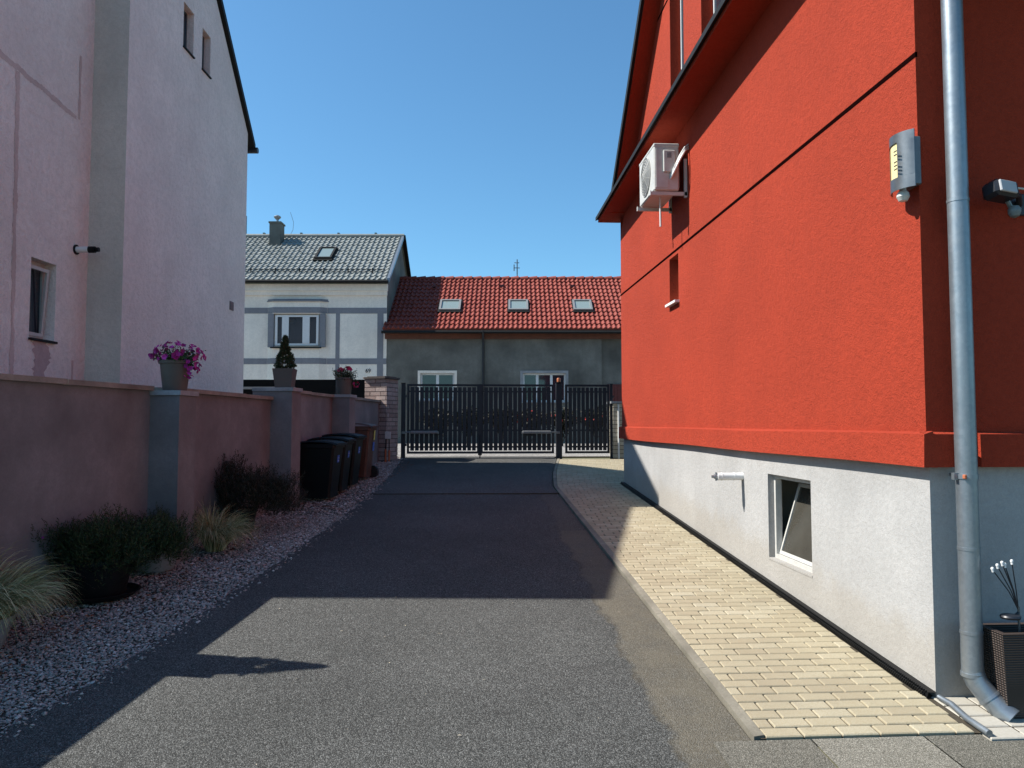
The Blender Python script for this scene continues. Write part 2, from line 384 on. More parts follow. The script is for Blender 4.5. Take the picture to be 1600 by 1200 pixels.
# brick paving, every paver with chamfered edges
rnd = random.Random(3)
def paver(mb, x0, x1, y0, y1, top, g=.0045, c=.005, t=None):
    t = (rnd.random()-.5)*.0028
    x0 += g; x1 -= g; y0 += g; y1 -= g
    if x1-x0 < .02: return
    f = lambda x, y, d: (x, y, G(y)+top+t+d)
    vs = [f(x0,y0,-.03),f(x1,y0,-.03),f(x1,y1,-.03),f(x0,y1,-.03), f(x0,y0,-c),f(x1,y0,-c),f(x1,y1,-c),f(x0,y1,-c),
          f(x0+c,y0+c,0),f(x1-c,y0+c,0),f(x1-c,y1-c,0),f(x0+c,y1-c,0)]
    mb.add(vs, [(0,1,5,4),(1,2,6,5),(2,3,7,6),(3,0,4,7),(4,5,9,8),(5,6,10,9),(6,7,11,10),(7,4,8,11),(8,9,10,11)])
mb = MB(); W_, H_ = .188, .0945; y = 3.577; row = 0
while y < 15.2:
    xl = lerp(KERB, y+H_/2)+.052; xr = 2.455 if y > 3.96 else 2.47
    if y > 11.8: xr = 3.3
    if y < 3.96: xr = 2.47+.0*y
    x = xl-(row % 2)*W_*.5-((row*7) % 3)*.012
    while x < xr:
        a, b = max(x, xl), min(x+W_, xr)
        paver(mb, a, b, y, y+H_, .022); x += W_
    y += H_; row += 1
tag(mb.build('pavement', M['paver'], fix=False), kind='structure')
mb = MB(); vs = []
for (xa, xb, ya, yb) in ((1.38, 3.4, 3.58, 11.8), (1.38, 3.4, 11.8, 15.3)):
    mb.add([(xa+.03, ya, G(ya)+.012), (xb, ya, G(ya)+.012), (xb, yb, G(yb)+.012), ((1.93 if yb > 15 else xa+.03), yb, G(yb)+.012)], [(0, 1, 2, 3)])
tag(mb.build('pavement_bed', M['joint'], fix=False), kind='structure')
mb = MB(); y = 3.51
while y < 3.88:
    x = 2.50+rnd.random()*.0
    while x < 3.6: paver(mb, x, x+W_, y, y+.118, .016); x += W_
    y += .12
tag(mb.build('pale_paving', M['paverwhite'], fix=False), kind='structure')

# gravel pebbles: uncountable
rnd = random.Random(8); mb = MB(); vs, fs = [], []
oct_f = [(0,2,4),(2,1,4),(1,3,4),(3,0,4),(2,0,5),(1,2,5),(3,1,5),(0,3,5)]
WL = [(-3.70, 3.2), (-2.87, 7.13), (-2.44, 9.85), (-2.03, 12.3), (-1.62, 15.6)]   # face line of the boundary wall
def pebbles(n, ya, yb, s0, s1):
    for _ in range(n):
        y = ya+(yb-ya)*rnd.random(); a, b = lerp(WL, y)-.05, dl(y)+.02
        u = rnd.random(); x = a+(b-a)*u
        s = s0+(s1-s0)*rnd.random()**2; z = G(y)-.018+s*(.2+rnd.random()*.9)
        if u > .97 and rnd.random() < .3: x += rnd.random()*.10; z = G(y)+s*.25
        rot = Matrix.Rotation(rnd.random()*6.28, 3, 'Z') @ Matrix.Rotation((rnd.random()-.5)*1.2, 3, 'X')
        sx, sy, sz = s*(.7+.7*rnd.random()), s*(.7+.5*rnd.random()), s*(.4+.35*rnd.random())
        k = len(vs)
        for p in ((1,.3,.1),(-1,-.2,-.1),(.25,1,.1),(-.2,-1,.1),(.15,.1,1),(0,0,-1)):
            q = rot @ Vector((p[0]*sx, p[1]*sy, p[2]*sz)); vs.append((x+q.x, y+q.y, z+q.z))
        for f in oct_f: fs.append(tuple(i+k for i in f))
pebbles(21000, 3.1, 5.6, .0055, .0145); pebbles(17000, 5.6, 9.5, .007, .016); pebbles(6500, 9.5, 15.8, .011, .022)
mb.add(vs, fs); o = mb.build('gravel', M['pebble'], fix=False)
tag(o, 'mixed grey and reddish gravel strip along the foot of the mauve wall', 'gravel', kind='stuff')
# dead leaves among the gravel
mb = MB()
for _ in range(420):
    y = rnd.choice([rnd.uniform(5.3, 7.3), rnd.uniform(7.8, 10.2), rnd.uniform(4, 6), rnd.uniform(12, 15)]); x = lerp(WL, y)+.25+rnd.random()*.55
    s = .010+.014*rnd.random(); a = rnd.random()*6.28; c, d = math.cos(a)*s, math.sin(a)*s; z = G(y)+.012
    mb.poly([(x+c, y+d, z+.004*rnd.random()), (x-d*.5, y+c*.5, z+.01*rnd.random()), (x-c, y-d, z), (x+d*.5, y-c*.5, z+.008)])
tag(mb.build('leaf_litter', M['litter'], fix=False), 'reddish brown dry leaves scattered on the gravel by the pots', 'dry leaves', kind='stuff')

# ------------------------------------------------------------------ red house
XR, YN, YF = 2.5, 3.95, 11.85
house = empty('red_house', (6, 8, G(8)), 0, 'large red rendered house with a pale grey plinth on the right of the driveway', 'house')
def hp(mb, name, mat, smooth=False, parent=None):       # build in world coords, parent to the house
    o = mb.build(name, mat, None, smooth); pr = parent or house
    o.parent = pr
    if pr is house: o.matrix_parent_inverse = Matrix.Translation(-Vector((6, 8, G(8))))
    return o
side = lambda u, d, z: (XR+d, u, z)
h_slit = (8.62, 9.0, 3.18, 3.74); h_up1 = (8.30, 8.86, 5.45, 7.3); h_up2 = (7.0, 7.66, 5.45, 7.3)
mb = MB(); wallgrid(mb, YN, YF, 1.60, 13, [h_slit, h_up1, h_up2], .20, side)
# gable slope cut
bm = bmesh.new(); vv = [bm.verts.new(p) for p in mb.v]
for f in mb.f: bm.faces.new([vv[i] for i in f])
sl_ = .95
rf = lambda y: 5.36+sl_*(11.28-y)          # verge line (top outer edge)
bmesh.ops.bisect_plane(bm, geom=bm.verts[:]+bm.edges[:]+bm.faces[:], plane_co=(0, 11.28, 5.30), plane_no=(0, sl_, 1), clear_outer=True)
mb = MB(); bm.verts.index_update(); mb.add([v.co[:] for v in bm.verts], [[v.index for v in f.verts] for f in bm.faces]); bm.free()
# far end and near wall of the house
mb.poly([(XR, YF, 1.6), (9, YF, 1.6), (9, YF, 5.02), (XR, YF, 5.02)])
mb.poly([(XR, YN, 1.6), (9, YN, 1.6), (9, YN, 12), (XR, YN, 12)])
mb.poly([(9, YN, 0), (9, YF, 0), (9, YF, 4.7), (9, YN, 12)])
hp(mb, 'wall', M['red'])
# groove between storeys: thin strip on the face, the groove's shade painted near-black
mb = MB(); mb.box((XR-.003, YN-.003, 3.778), (XR+.01, YF, 3.806)); hp(mb, 'groove_shade_strip', plain('groove_shade_black', (.007, .002, .002), .95, 0, 0))
mb = MB(); mb.box((XR-.003, 8.9, 6.97), (XR+.01, 9.78, 7.0)); hp(mb, 'groove_shade_strip', plain('groove_shade_black', (.007, .002, .002), .95, 0, 0))  # upper gable groove, its shade put into the same black colour
# projecting base band, broken on the front behind the drainpipe
mb = MB()
def sag(y): return .004*math.sin(y*1.7)
prof = lambda y: [(XR-.045, 1.505+sag(y)), (XR-.040, 1.682+sag(y)), (XR+.01, 1.70), (XR+.03, 1.505)]
ysn = frange(YN-.045, YF+.04, .22)+[YF+.05]
vs = [(x, y, z) for y in ysn for x, z in prof(y)]; n = len(ysn)
fs = [(i*4+k, i*4+(k+1) % 4, i*4+4+(k+1) % 4, i*4+4+k) for i in range(n-1) for k in range(4)]+[(0, 1, 2, 3), ((n-1)*4, (n-1)*4+1, (n-1)*4+2, (n-1)*4+3)]
mb.add(vs, fs)
mb.extr([(YN-.046, 1.507), (YN-.042, 1.684), (YN+.01, 1.70), (YN+.03, 1.507)], 'x', XR-.03, 2.655)
mb.extr([(YN-.046, 1.507), (YN-.042, 1.684), (YN+.01, 1.70), (YN+.03, 1.507)], 'x', 2.775, 9)
hp(mb, 'base_band', M['red'])
# plinth
h_win = (5.39, 6.17, .635, 1.325)
mb = MB(); wallgrid(mb, YN+.02, YF, -.3, 1.60, [h_win], .12, lambda u, d, z: (XR+.025+d, u, z))
mb.poly([(XR+.025, YF, -.3), (9, YF, -.3), (9, YF, 1.62), (XR+.025, YF, 1.62)])
mb.poly([(XR+.025, YN+.02, -.3), (9, YN+.02, -.3), (9, YN+.02, 1.62), (XR+.025, YN+.02, 1.62)])
hp(mb, 'plinth', M['plinth'])
# basement window: fixed frame plus a sash tilted inwards
fx = XR+.075
a, b, c, d = h_win; c += .0
mb = MB(); w = .035
mb.box((fx, a, c), (fx+.05, a+w, d)); mb.box((fx, b-w, c), (fx+.05, b, d)); mb.box((fx, a+w, c), (fx+.05, b-w, c+w)); mb.box((fx, a+w, d-w), (fx+.05, b-w, d))
win = hp(mb, 'basement_window', M['offwhite'])
hi = Matrix.Translation((fx+.02, 0, c+w+.005)) @ Matrix.Rotation(R(17), 4, 'Y')
mb = MB(); H = d-c-2*w-.02; s_ = .028
mb.box((0, a+w+.006, 0), (.03, a+w+s_, H), hi); mb.box((0, b-w-s_, 0), (.03, b-w-.006, H), hi); mb.box((0, a+w+s_, 0), (.03, b-w-s_, s_), hi); mb.box((0, a+w+s_, H-s_), (.03, b-w-s_, H), hi)
hp(mb, 'sash', M['offwhite'], parent=win); mb = MB(); mb.box((.012, a+w+s_, s_), (.018, b-w-s_, H-s_), hi); hp(mb, 'pane', M['dustglass'], parent=win)
mb = MB(); mb.box((XR+.20, a-.3, c-.2), (XR+.62, b+.3, d+.2)); 
mb.f = [f for k, f in enumerate(mb.f) if k != 5]; mb.m = mb.m[:5]; hp(mb, 'room_interior', M['room'], parent=win)
mb = MB(); mb.box((XR+.021, a, c-.012), (fx, b, c+.002)); hp(mb, 'sill', M['plinth'], parent=win)
# narrow windows
def slit(h, sill):
    a, b, c, d = h; fx = XR+.13
    mb = MB(); w = .035
    mb.box((fx, a, c), (fx+.04, a+w, d)); mb.box((fx, b-w, c), (fx+.04, b, d)); mb.box((fx, a+w, c), (fx+.04, b-w, c+w)); mb.box((fx, a+w, d-w), (fx+.04, b-w, d))
    o = hp(mb, 'narrow_window', M['white']); mb = MB(); mb.box((fx+.012, a+w, c+w), (fx+.02, b-w, d-w)); hp(mb, 'pane', M['glass'], parent=o)
    if sill:
        mb = MB(); mb.box((XR-.055, a-.03, c-.025), (fx, b+.02, c+.004)); hp(mb, 'sill', M['white'], parent=o)
slit(h_slit, True); slit(h_up1, False); slit(h_up2, False)
# pent eave across the gable foot (boxed soffit, metal top)
ze = lambda y: 5.02+.028*(12.0-y)
def prism_y(prof, y0, y1, dz):                       # profile x,z lofted along y following the eave line
    mb = MB(); n = len(prof)
    vs = [(x, y0, z+dz(y0)) for x, z in prof]+[(x, y1, z+dz(y1)) for x, z in prof]
    mb.add(vs, [tuple(range(n-1, -1, -1)), tuple(range(n, 2*n))]+[(i, (i+1) % n, n+(i+1) % n, n+i) for i in range(n)]); return mb
hp(prism_y([(2.175, 0), (XR+.02, 0), (XR+.02, .10), (2.175, .045)], 3.2, 12.06, ze), 'eave_box', M['red'])
hp(prism_y([(2.135, .032), (2.135, .085), (XR-.002, .165), (XR-.002, .105), (2.172, .048)], 3.2, 12.08, ze), 'eave_flashing', M['darkmetal'])
mb = MB(); mb.box((XR+.02, YF, 5.02), (9, 12.06, 5.11)); hp(mb, 'rear_eave', M['red'])
# gable roof: verge soffit and edge, both slopes (ridge out of the picture)
ry = 7.6; rz = rf(ry)
mb = MB(); mb.add([(2.29, 11.50, rf(11.50)-.13), (2.29, ry, rz-.13), (2.29, ry, rz-.02), (2.29, 11.50, rf(11.50)-.02), (9.2, 11.50, rf(11.50)-.13), (9.2, ry, rz-.13), (9.2, ry, rz-.02), (9.2, 11.50, rf(11.50)-.02)],
  [(0,1,2,3),(4,5,6,7),(0,1,5,4),(3,2,6,7),(0,3,7,4)])
mb.add([(2.29, 3.2, rf(12.0)-.13), (2.29, ry, rz-.13), (2.29, ry, rz-.02), (2.29, 3.2, rf(12.0)-.02), (9.2, 3.2, rf(12.0)-.13), (9.2, ry, rz-.13), (9.2, ry, rz-.02), (9.2, 3.2, rf(12.0)-.02)],
  [(0,1,2,3),(4,5,6,7),(0,1,5,4),(3,2,6,7),(0,3,7,4)])
hp(mb, 'roof_soffit', M['red'])
mb = MB()
for ya in (11.52, 3.18):
    za = rf(11.52) if ya > 9 else rf(12.02)
    mb.add([(2.25, ya, za-.10), (2.25, ry, rz-.10), (2.25, ry, rz+.03), (2.25, ya, za+.03), (9.3, ya, za-.018), (9.3, ry, rz-.018), (9.3, ry, rz+.03), (9.3, ya, za+.03), (2.288, ya, za-.10), (2.288, ry, rz-.10), (2.288, ya, za-.018), (2.288, ry, rz-.018)],
      [(0,1,2,3),(3,2,6,7),(0,1,9,8),(8,9,11,10),(10,11,5,4),(0,3,7,4,10,8)])
hp(mb, 'roof', M['darkmetal'])
# drainpipe with clips, joints and shoe
px_, py_ = 2.634, 3.825
mb = MB(); mb.tube([(px_, py_, 6.5), (px_, py_, .44)], .052, 28)
for z, r in ((2.93, .0545), (1.09, .0545), (.66, .0545)): mb.tube([(px_, py_, z-.008), (px_, py_, z+.008)], r, 28)
dp = hp(mb, 'drainpipe', M['zinc'], True)
mb = MB(); pts = [(px_, py_, .455), (px_+.012, py_-.012, .41), (px_+.05, py_-.045, .345), (px_+.085, py_-.085, .292), (px_+.115, py_-.125, .262)]
mb.tube(pts, [.054, .054, .054, .054, .054], 28); mb.tube([pts[2], (px_+.056, py_-.052, .335)], .058, 28); mb.tube([pts[0], (px_, py_, .435)], .057, 28)
hp(mb, 'pipe_shoe', M['zinc'], True, dp)
for z in (1.465,):
    mb = MB(); mb.tube([(px_, py_, z-.013), (px_, py_, z+.013)], .0565, 28); mb.box((px_-.075, py_-.012, z-.018), (px_-.052, py_+.012, z+.018)); mb.tube([(px_, py_+.05, z), (px_, YN+.01, z)], .008, 8)
    hp(mb, 'pipe_clip', M['zinc'], True, dp)
    mb = MB(); mb.box((px_-.050, py_-.058, z-.011), (px_-.036, py_-.038, z+.011), bev=.003); hp(mb, 'clip_bolt', M['terra'], False, dp)
# overflow flue pipe with its end fitting
mb = MB(); mb.tube([(XR+.03, 6.74, 1.262), (2.29, 6.74, 1.262)], .034, 24); mb.tube([(2.45, 6.74, 1.262), (2.44, 6.74, 1.262)], .0365, 24); mb.tube([(2.335, 6.74, 1.262), (2.325, 6.74, 1.262)], .0365, 24)
fl = hp(mb, 'flue_pipe', M['white'], True)
mb = MB(); mb.tube([(2.29, 6.74, 1.262), (2.262, 6.74, 1.262)], .020, 16); mb.tube([(2.268, 6.74, 1.262), (2.24, 6.74, 1.262)], .013, 16); mb.box((2.275, 6.73, 1.225), (2.285, 6.75, 1.30))
hp(mb, 'flue_nozzle', M['zinc'], True, fl)
# studded drainage membrane along the foot of the plinth
mb = MB(); y = YN+.03; 
mb.add([(2.462, YN+.01, G(YN)+.0), (2.462, YF, G(YF)+.0), (2.478, YF, G(YF)+.046), (2.478, YN+.01, G(YN)+.048), (2.524, YN+.01, G(YN)+.046), (2.524, YF, G(YF)+.044)], [(0,1,2,3), (3,2,5,4)])
k = 0
while y < 9.5:
    for j in range(3):
        z = G(y)+.028+j*.012 if j < 2 else G(y)+.046; x = 2.462 if j < 2 else 2.478; c_ = Vector((x, y+(j % 2)*.009, z)); s_ = .0062
        mb.add([c_+Vector(p)*s_ for p in ((-1.2,-.8,-.8),(-1.2,.8,-.8),(-1.2,.8,.8),(-1.2,-.8,.8),(0.2,-1,-1),(0.2,1,-1),(.2,1,1),(.2,-1,1))], [(0,1,2,3),(0,1,5,4),(1,2,6,5),(2,3,7,6),(3,0,4,7)])
    y += .018
hp(mb, 'drainage_membrane', M['blackp'])

# ------------------------------------------------------------------ things fixed to or by the red house
ac = empty('air_conditioner', (2.5, 8.6, 4.3), 0, 'boxy white air conditioner outdoor unit bracketed high on the red wall', 'air conditioner')
y0, y1, z0, z1, xa, xb = -.40, .30, .05, .58, -.385, -.10
mb = MB(); mb.box((xa, y0, z0), (xb, y1, z1), bev=.012); mb.box((xa-.004, y0-.004, z1-.035), (xb+.004, y1+.004, z1+.004), bev=.008)
mb.box((xa+.02, y0-.006, z0+.03), (xb-.12, y0, z1-.06), bev=.002); mb.box((xa+.10, y0-.03, z0+.20), (xb-.05, y0, z1-.08), bev=.008)
mb.build('casing', M['offwhite'], ac)
mb = MB(); mb.box((xa+.14, y0-.035, z1-.17), (xa+.19, y0-.029, z1-.11)); mb.build('cover_recess', M['acrear'], ac)
mb = MB(); cy, cz = (y0+y1)/2+.03, (z0+z1)/2
for i in range(7):
    r = .035+.031*i; pts = [(xa-.035+.0012*i*i*.6, cy+r*math.cos(t*2*math.pi/28), cz+r*math.sin(t*2*math.pi/28)) for t in range(29)]; mb.tube(pts, .0028, 5, False)
for t in range(12):
    t2 = t*2*math.pi/12; mb.tube([(xa-.036, cy+.03*math.cos(t2), cz+.03*math.sin(t2)), (xa-.008, cy+.225*math.cos(t2+.35), cz+.225*math.sin(t2+.35))], .003, 5)
mb.build('fan_grille', M['offwhite'], ac, True)
mb = MB(); mb.tube([(xa-.006, cy, cz), (xa-.002, cy, cz)], .22, 32); mb.build('fan_opening', M['acrear'], ac)
mb = MB(); mb.box((xb, y0+.03, z0+.04), (xb+.012, y1-.03, z1-.06)); mb.build('coil', M['acrear'], ac)
for yy in (y0+.02, y1-.05):
    mb = MB(); mb.box((xa-.03, yy, .0), (-.0, yy+.03, .04)); mb.box((-.035, yy, -.02), (-.003, yy+.03, .42)); mb.box((xa-.04, yy-.003, .0), (xa-.03, yy+.033, .05))
    mb.build('bracket', M['offwhite'], ac)
for k, (dy, r) in enumerate(((0, .011), (.045, .008), (.02, .008))):
    mb = MB(); mb.tube([(xb-.10, y0-.01+dy*.1, z0+.13+dy), (xb-.07, y0-.06, z0+.20+dy), (xb-.01, y0-.08+dy*.5, z0+.33+dy), (xb+.05, y0-.07, z0+.43+dy), (.0, y0-.03, z0+.47+dy), (.02, y0-.02, z0+.44+dy)], r, 12)
    mb.build('refrigerant_hose', M['white'], ac, True)
mb = MB(); mb.tube([(xa+.14, -.12, .06), (xa+.14, -.12, -.06), (xa+.142, -.12, -.29)], .011, 10); mb.build('drip_hose', M['white'], ac, True)

wl = empty('wall_lamp', (2.5, 3.98, 3.18), 0, 'steel wall lamp with a pale yellow glass near the corner of the red wall', 'wall lamp')
mb = MB(); mb.box((-.05, -.06, -.13), (0.0, .07, .14), bev=.006); mb.build('backplate', M['steel'], wl)
def arc(mb, x0, r, ya, yb, za, zb, tilt, th=.004, n=10):
    vs = []
    for k in range(n+1):
        y = ya+(yb-ya)*k/n; x = x0-math.sqrt(max(r*r-y*y, 0))+r*.86
        for z in (za+tilt*(y-ya), zb+tilt*(y-ya)): vs += [(x, y, z), (x+th, y, z)]
    fs = []
    for k in range(n):
        a = k*4; b = a+4
        fs += [(a, a+2, b+2, b), (a+1, b+1, b+3, a+3), (a, b, b+1, a+1), (a+2, a+3, b+3, b+2)]
    fs += [(0, 1, 3, 2), (n*4, n*4+2, n*4+3, n*4+1)]
    mb.add(vs, fs)
mb = MB(); arc(mb, -.105, .14, -.11, .11, -.155, -.085, 0); arc(mb, -.105, .14, -.11, .11, .11, .16, 0); arc(mb, -.105, .14, -.11, -.03, -.0851, .1099, 0); arc(mb, -.105, .14, .085, .11, -.0851, .1099, 0)
mb.build('shade', M['steel'], wl, True)
mb = MB(); arc(mb, -.098, .14, -.04, .088, -.09, .115, 0, .003); mb.build('glass', M['opal'], wl, True)
for z in (-.05, -.03, -.01, .03, .05):
    mb = MB(); mb.box((-.142, -.058, z), (-.139, -.032, z+.006)); mb.build('slot', M['black'], wl)
mb = MB(); mb.lathe([(.001, -.215), (.022, -.208), (.034, -.185), (.03, -.165), (.018, -.15), (.018, -.13)], (-.075, .0, 0), 18); mb.build('motion_sensor', M['offwhite'], wl, True)

sf = empty('security_light', (2.93, 3.95, 2.95), 0, 'grey and black security floodlight with motion sensor beside the drainpipe', 'security light')
Mx = Matrix.Translation((-.075, -.15, .03)) @ Matrix.Rotation(R(-12), 4, 'X') @ Matrix.Rotation(R(14), 4, 'Z')
mb = MB(); mb.box((-.075, -.05, -.045), (.085, .06, .05), Mx, bev=.02); mb.build('housing', M['black'], sf)
mb = MB(); mb.box((-.068, -.062, -.036), (.045, -.048, .03), Mx, bev=.004); mb.build('lamp_face', plain('frosted_cover', (.42, .42, .43), .45), sf)
mb = MB(); mb.tube([(0.0, -.12, .02), (.08, -.08, .03), (.13, -.02, .0), (.14, .0, -.0)], .016, 10); mb.box((.08, -.02, -.06), (.20, .0, .06), bev=.005); mb.build('arm', M['black'], sf, True)
mb = MB(); mb.tube([(-.03, -.14, -.02), (.0, -.13, -.06)], .012, 8); mb.lathe([(.002, -.115), (.022, -.105), (.031, -.085), (.031, -.065), (.02, -.05)], (.0, -.15, 0), 18); mb.build('motion_sensor', plain('sensor_grey', (.15, .17, .17), .4), sf, True)
mb = MB(); mb.tube([(-.02, -.17, .045), (.10, -.16, .035), (.2, -.10, .03)], .006, 8); mb.build('cable', M['offwhite'], sf, True)

pl = empty('wicker_planter', (2.93, 3.76, G(3.76)+.016), 0, 'tall dark brown wicker planter standing by the foot of the drainpipe', 'planter')
mb = MB(); mb.add([(-.20, -.06, .0), (.20, -.06, 0), (.20, .12, 0), (-.20, .12, 0), (-.23, -.075, .42), (.23, -.075, .42), (.23, .135, .42), (-.23, .135, .42), (-.20, -.045, .42), (.2, -.045, .42), (.2, .105, .42), (-.2, .105, .42), (-.2, -.045, .36), (.2, -.045, .36), (.2, .105, .36), (-.2, .105, .36)],
    [(0,1,5,4),(1,2,6,5),(2,3,7,6),(3,0,4,7),(4,5,9,8),(5,6,10,9),(6,7,11,10),(7,4,8,11),(8,9,13,12),(9,10,14,13),(10,11,15,14),(11,8,12,15)]); mb.build('basket', M['wicker'], pl)
mb = MB(); mb.poly([(-.2, -.045, .37), (.2, -.045, .37), (.2, .105, .37), (-.2, .105, .37)]); mb.build('potting_soil', M['soil'], pl)
gl = empty('garden_light', (2.86, 3.78, G(3.76)+.39), 0, 'black garden light with thin stems and white bulbs stuck in the wicker planter', 'garden light')
mb = MB(); mb.tube([(0, 0, 0), (0, 0, .16)], .006, 8); mb.build('stake', M['steel'], gl)
mb = MB(); mb.lathe([(.003, 0), (.045, .004), (.05, .014), (.045, .022), (.003, .026)], (-.06, -.02, .10), 22, 1, .9); mb.tube([(-.03, -.01, .115), (0, 0, .13)], .006, 8); mb.build('solar_panel', M['black'], gl, True)
for tx, tz in ((-.155, .355), (-.128, .372), (-.102, .385), (-.088, .376), (-.05, .392)):
    p = [(0, 0, .14), (tx*.35, -.01, .14+(tz-.14)*.45), (tx, -.03, tz)]; mb = MB(); mb.tube(p, .0028, 6); o = mb.build('stem', M['black'], gl, True)
    mb = MB(); mb.tube([(tx*.98, -.03, tz-.012), (tx, -.03, tz)], .006, 8); mb.lathe([(.001, -.002), (.007, .0), (.0085, .006), (.006, .012), (.001, .014)], (tx, -.03, tz), 10); mb.build('bulb', M['white'], o, True)

mb = MB(); mb.tube([(2.515, 3.93, G(3.93)+.035), (2.53, 3.85, G(3.85)+.032), (2.50, 3.68, G(3.68)+.034), (2.505, 3.53, G(3.53)+.032)], [.014, .016, .016, .017], 12)
tag(mb.build('ground_tube', M['zinc'], smooth=True), 'short grey plastic tube lying on the paving at the house corner', 'tube')

# ------------------------------------------------------------------ pink house on the left
AB = R(-3.6); P0 = Vector((-4.535, 10.26, 0))
ph = empty('pink_house', P0, AB, 'tall pale pink rendered house with gable wall and grey corner strip on the left', 'house')
# local: x outward (towards driveway), y along the wall away from the camera, z absolute
hs = [(1.64, 2.02, 7.68, 8.40), (2.36, 2.70, 7.66, 8.36)]
YE = 4.58
VS = 1.04                                                        # far verge falls at 46 degrees
def cutwall(mb, planes):
    bm = bmesh.new(); vv = [bm.verts.new(p) for p in mb.v]
    for f in mb.f: bm.faces.new([vv[i] for i in f])
    for co, no in planes: bmesh.ops.bisect_plane(bm, geom=bm.verts[:]+bm.edges[:]+bm.faces[:], plane_co=co, plane_no=no, clear_outer=True)
    bm.verts.index_update(); m2 = MB(); m2.add([v.co[:] for v in bm.verts], [[v.index for v in f.verts] for f in bm.faces]); bm.free(); return m2
wB = lambda u, d, z: (-d, u, z)
mb = MB(); wallgrid(mb, 0, 1.62, .3, 9.5, [], .16, wB); m1 = cutwall(mb, [((0, 0, 8.20), (0, -.42, 1))])
mb = MB(); wallgrid(mb, 1.62, YE, .3, 11, hs, .16, wB)
mb = cutwall(mb, [((0, 2.96, 9.10), (0, VS, 1)), ((0, 1.62, 8.80), (0, -1.05, 1))]); mb.add(m1.v, m1.f)
mb.poly([(0, YE, 0.3), (-9, YE, .3), (-9, YE, 6.98), (0, YE, 7.0)])
mb.build('wall', M['pink'], ph)
mb = MB(); mb.poly([(0, 0, .3), (-.47, 0, .3), (-.47, 0, 8.1), (0, 0, 8.1)]); mb.build('corner_strip', M['greystrip'], ph)
ha = (-1.17, -.68, 2.75, 3.70)
mb = MB(); wallgrid(mb, -3.88, 0, .3, 8.3, [ha], .22, lambda u, d, z: (-.47-d, u, z))
mb.poly([(-.47, -3.88, .3), (-9, -3.88, .3), (-9, -3.88, 6.9), (-.47, -3.88, 6.9)])
bm = bmesh.new(); vv = [bm.verts.new(p) for p in mb.v]
for f in mb.f: bm.faces.new([vv[i] for i in f])
bmesh.ops.bisect_plane(bm, geom=bm.verts[:]+bm.edges[:]+bm.faces[:], plane_co=(0, 0, 8.10), plane_no=(0, -.29, 1), clear_outer=True)
bm.verts.index_update(); mb = MB(); mb.add([v.co[:] for v in bm.verts], [[v.index for v in f.verts] for f in bm.faces]); bm.free()
mb.build('wall', M['pink'], ph)
# roof outline with thickness: unseen near slopes shaped for their cast shadow, ridge, far slope
prof = [(-3.95, 7.05), (0, 8.20), (1.62, 8.80), (2.46, 9.70), (YE+.28, 9.70-(YE+.28-2.46)*VS-.03)]
zt = .13
mb = MB()
for (ya, za), (yb, zb) in zip(prof, prof[1:]):
    x1 = .06 if ya >= 0 else -.41
    mb.add([(x1, ya, za), (x1, yb, zb), (x1, yb, zb+zt), (x1, ya, za+zt), (-9, ya, za), (-9, yb, zb), (-9, yb, zb+zt), (-9, ya, za+zt)], [(0,1,2,3),(4,5,6,7),(0,1,5,4),(3,2,6,7),(0,3,7,4),(1,2,6,5)])
mb.build('roof', M['darkmetal'], ph)
mb = MB(); ye = YE+.30; zg = prof[-1][1]; mb.tube([(.10, ye, zg+.02), (-6, ye, zg+.02)], .06, 12); mb.build('gutter', M['black'], ph, True)
for h in hs:
    a, b, c, d = h; mb = MB(); mb.box((-.14, a+.0, c), (-.11, a+.03, d)); mb.box((-.14, b-.03, c), (-.11, b, d)); mb.box((-.14, a+.03, c), (-.11, b-.03, c+.03)); mb.box((-.14, a+.03, d-.03), (-.11, b-.03, d))
    o = mb.build('attic_window', M['steel'], ph); mb = MB(); mb.box((-.13, a+.03, c+.03), (-.125, b-.03, d-.03)); mb.build('pane', M['glass'], o)
    mb = MB(); mb.box((-.13, a-.01, c-.02), (.03, b+.01, c)); mb.build('sill', M['darkmetal'], o)
a, b, c, d = ha; X = -.47-.19
mb = MB(); w = .05
for q in (((X, a, c), (X+.05, a+w, d)), ((X, b-w, c), (X+.05, b, d)), ((X, a+w, c), (X+.05, b-w, c+w)), ((X, a+w, d-w), (X+.05, b-w, d))): mb.box(*q)
o = mb.build('window', M['offwhite'], ph)
mb = MB(); mb.box((X+.02, a+w, c+w), (X+.028, b-w, d-w)); mb.build('pane', M['glass'], o)
mb = MB(); hi = Matrix.Translation((X+.05, a+w, c+w)) @ Matrix.Rotation(R(4), 4, 'Y')
mb.box((0, 0, 0), (.03, .04, d-c-.12), hi); mb.box((0, b-a-2*w-.04, 0), (.03, b-a-2*w, d-c-.12), hi); mb.box((0, .04, 0), (.03, b-a-2*w-.04, .04), hi); mb.box((0, .04, d-c-.16), (.03, b-a-2*w-.04, d-c-.12), hi); mb.build('sash', M['offwhite'], o)
mb = MB(); mb.box((X+.05, a-.01, c-.03), (-.43, b+.01, c-.003)); mb.build('sill', M['darkmetal'], o)
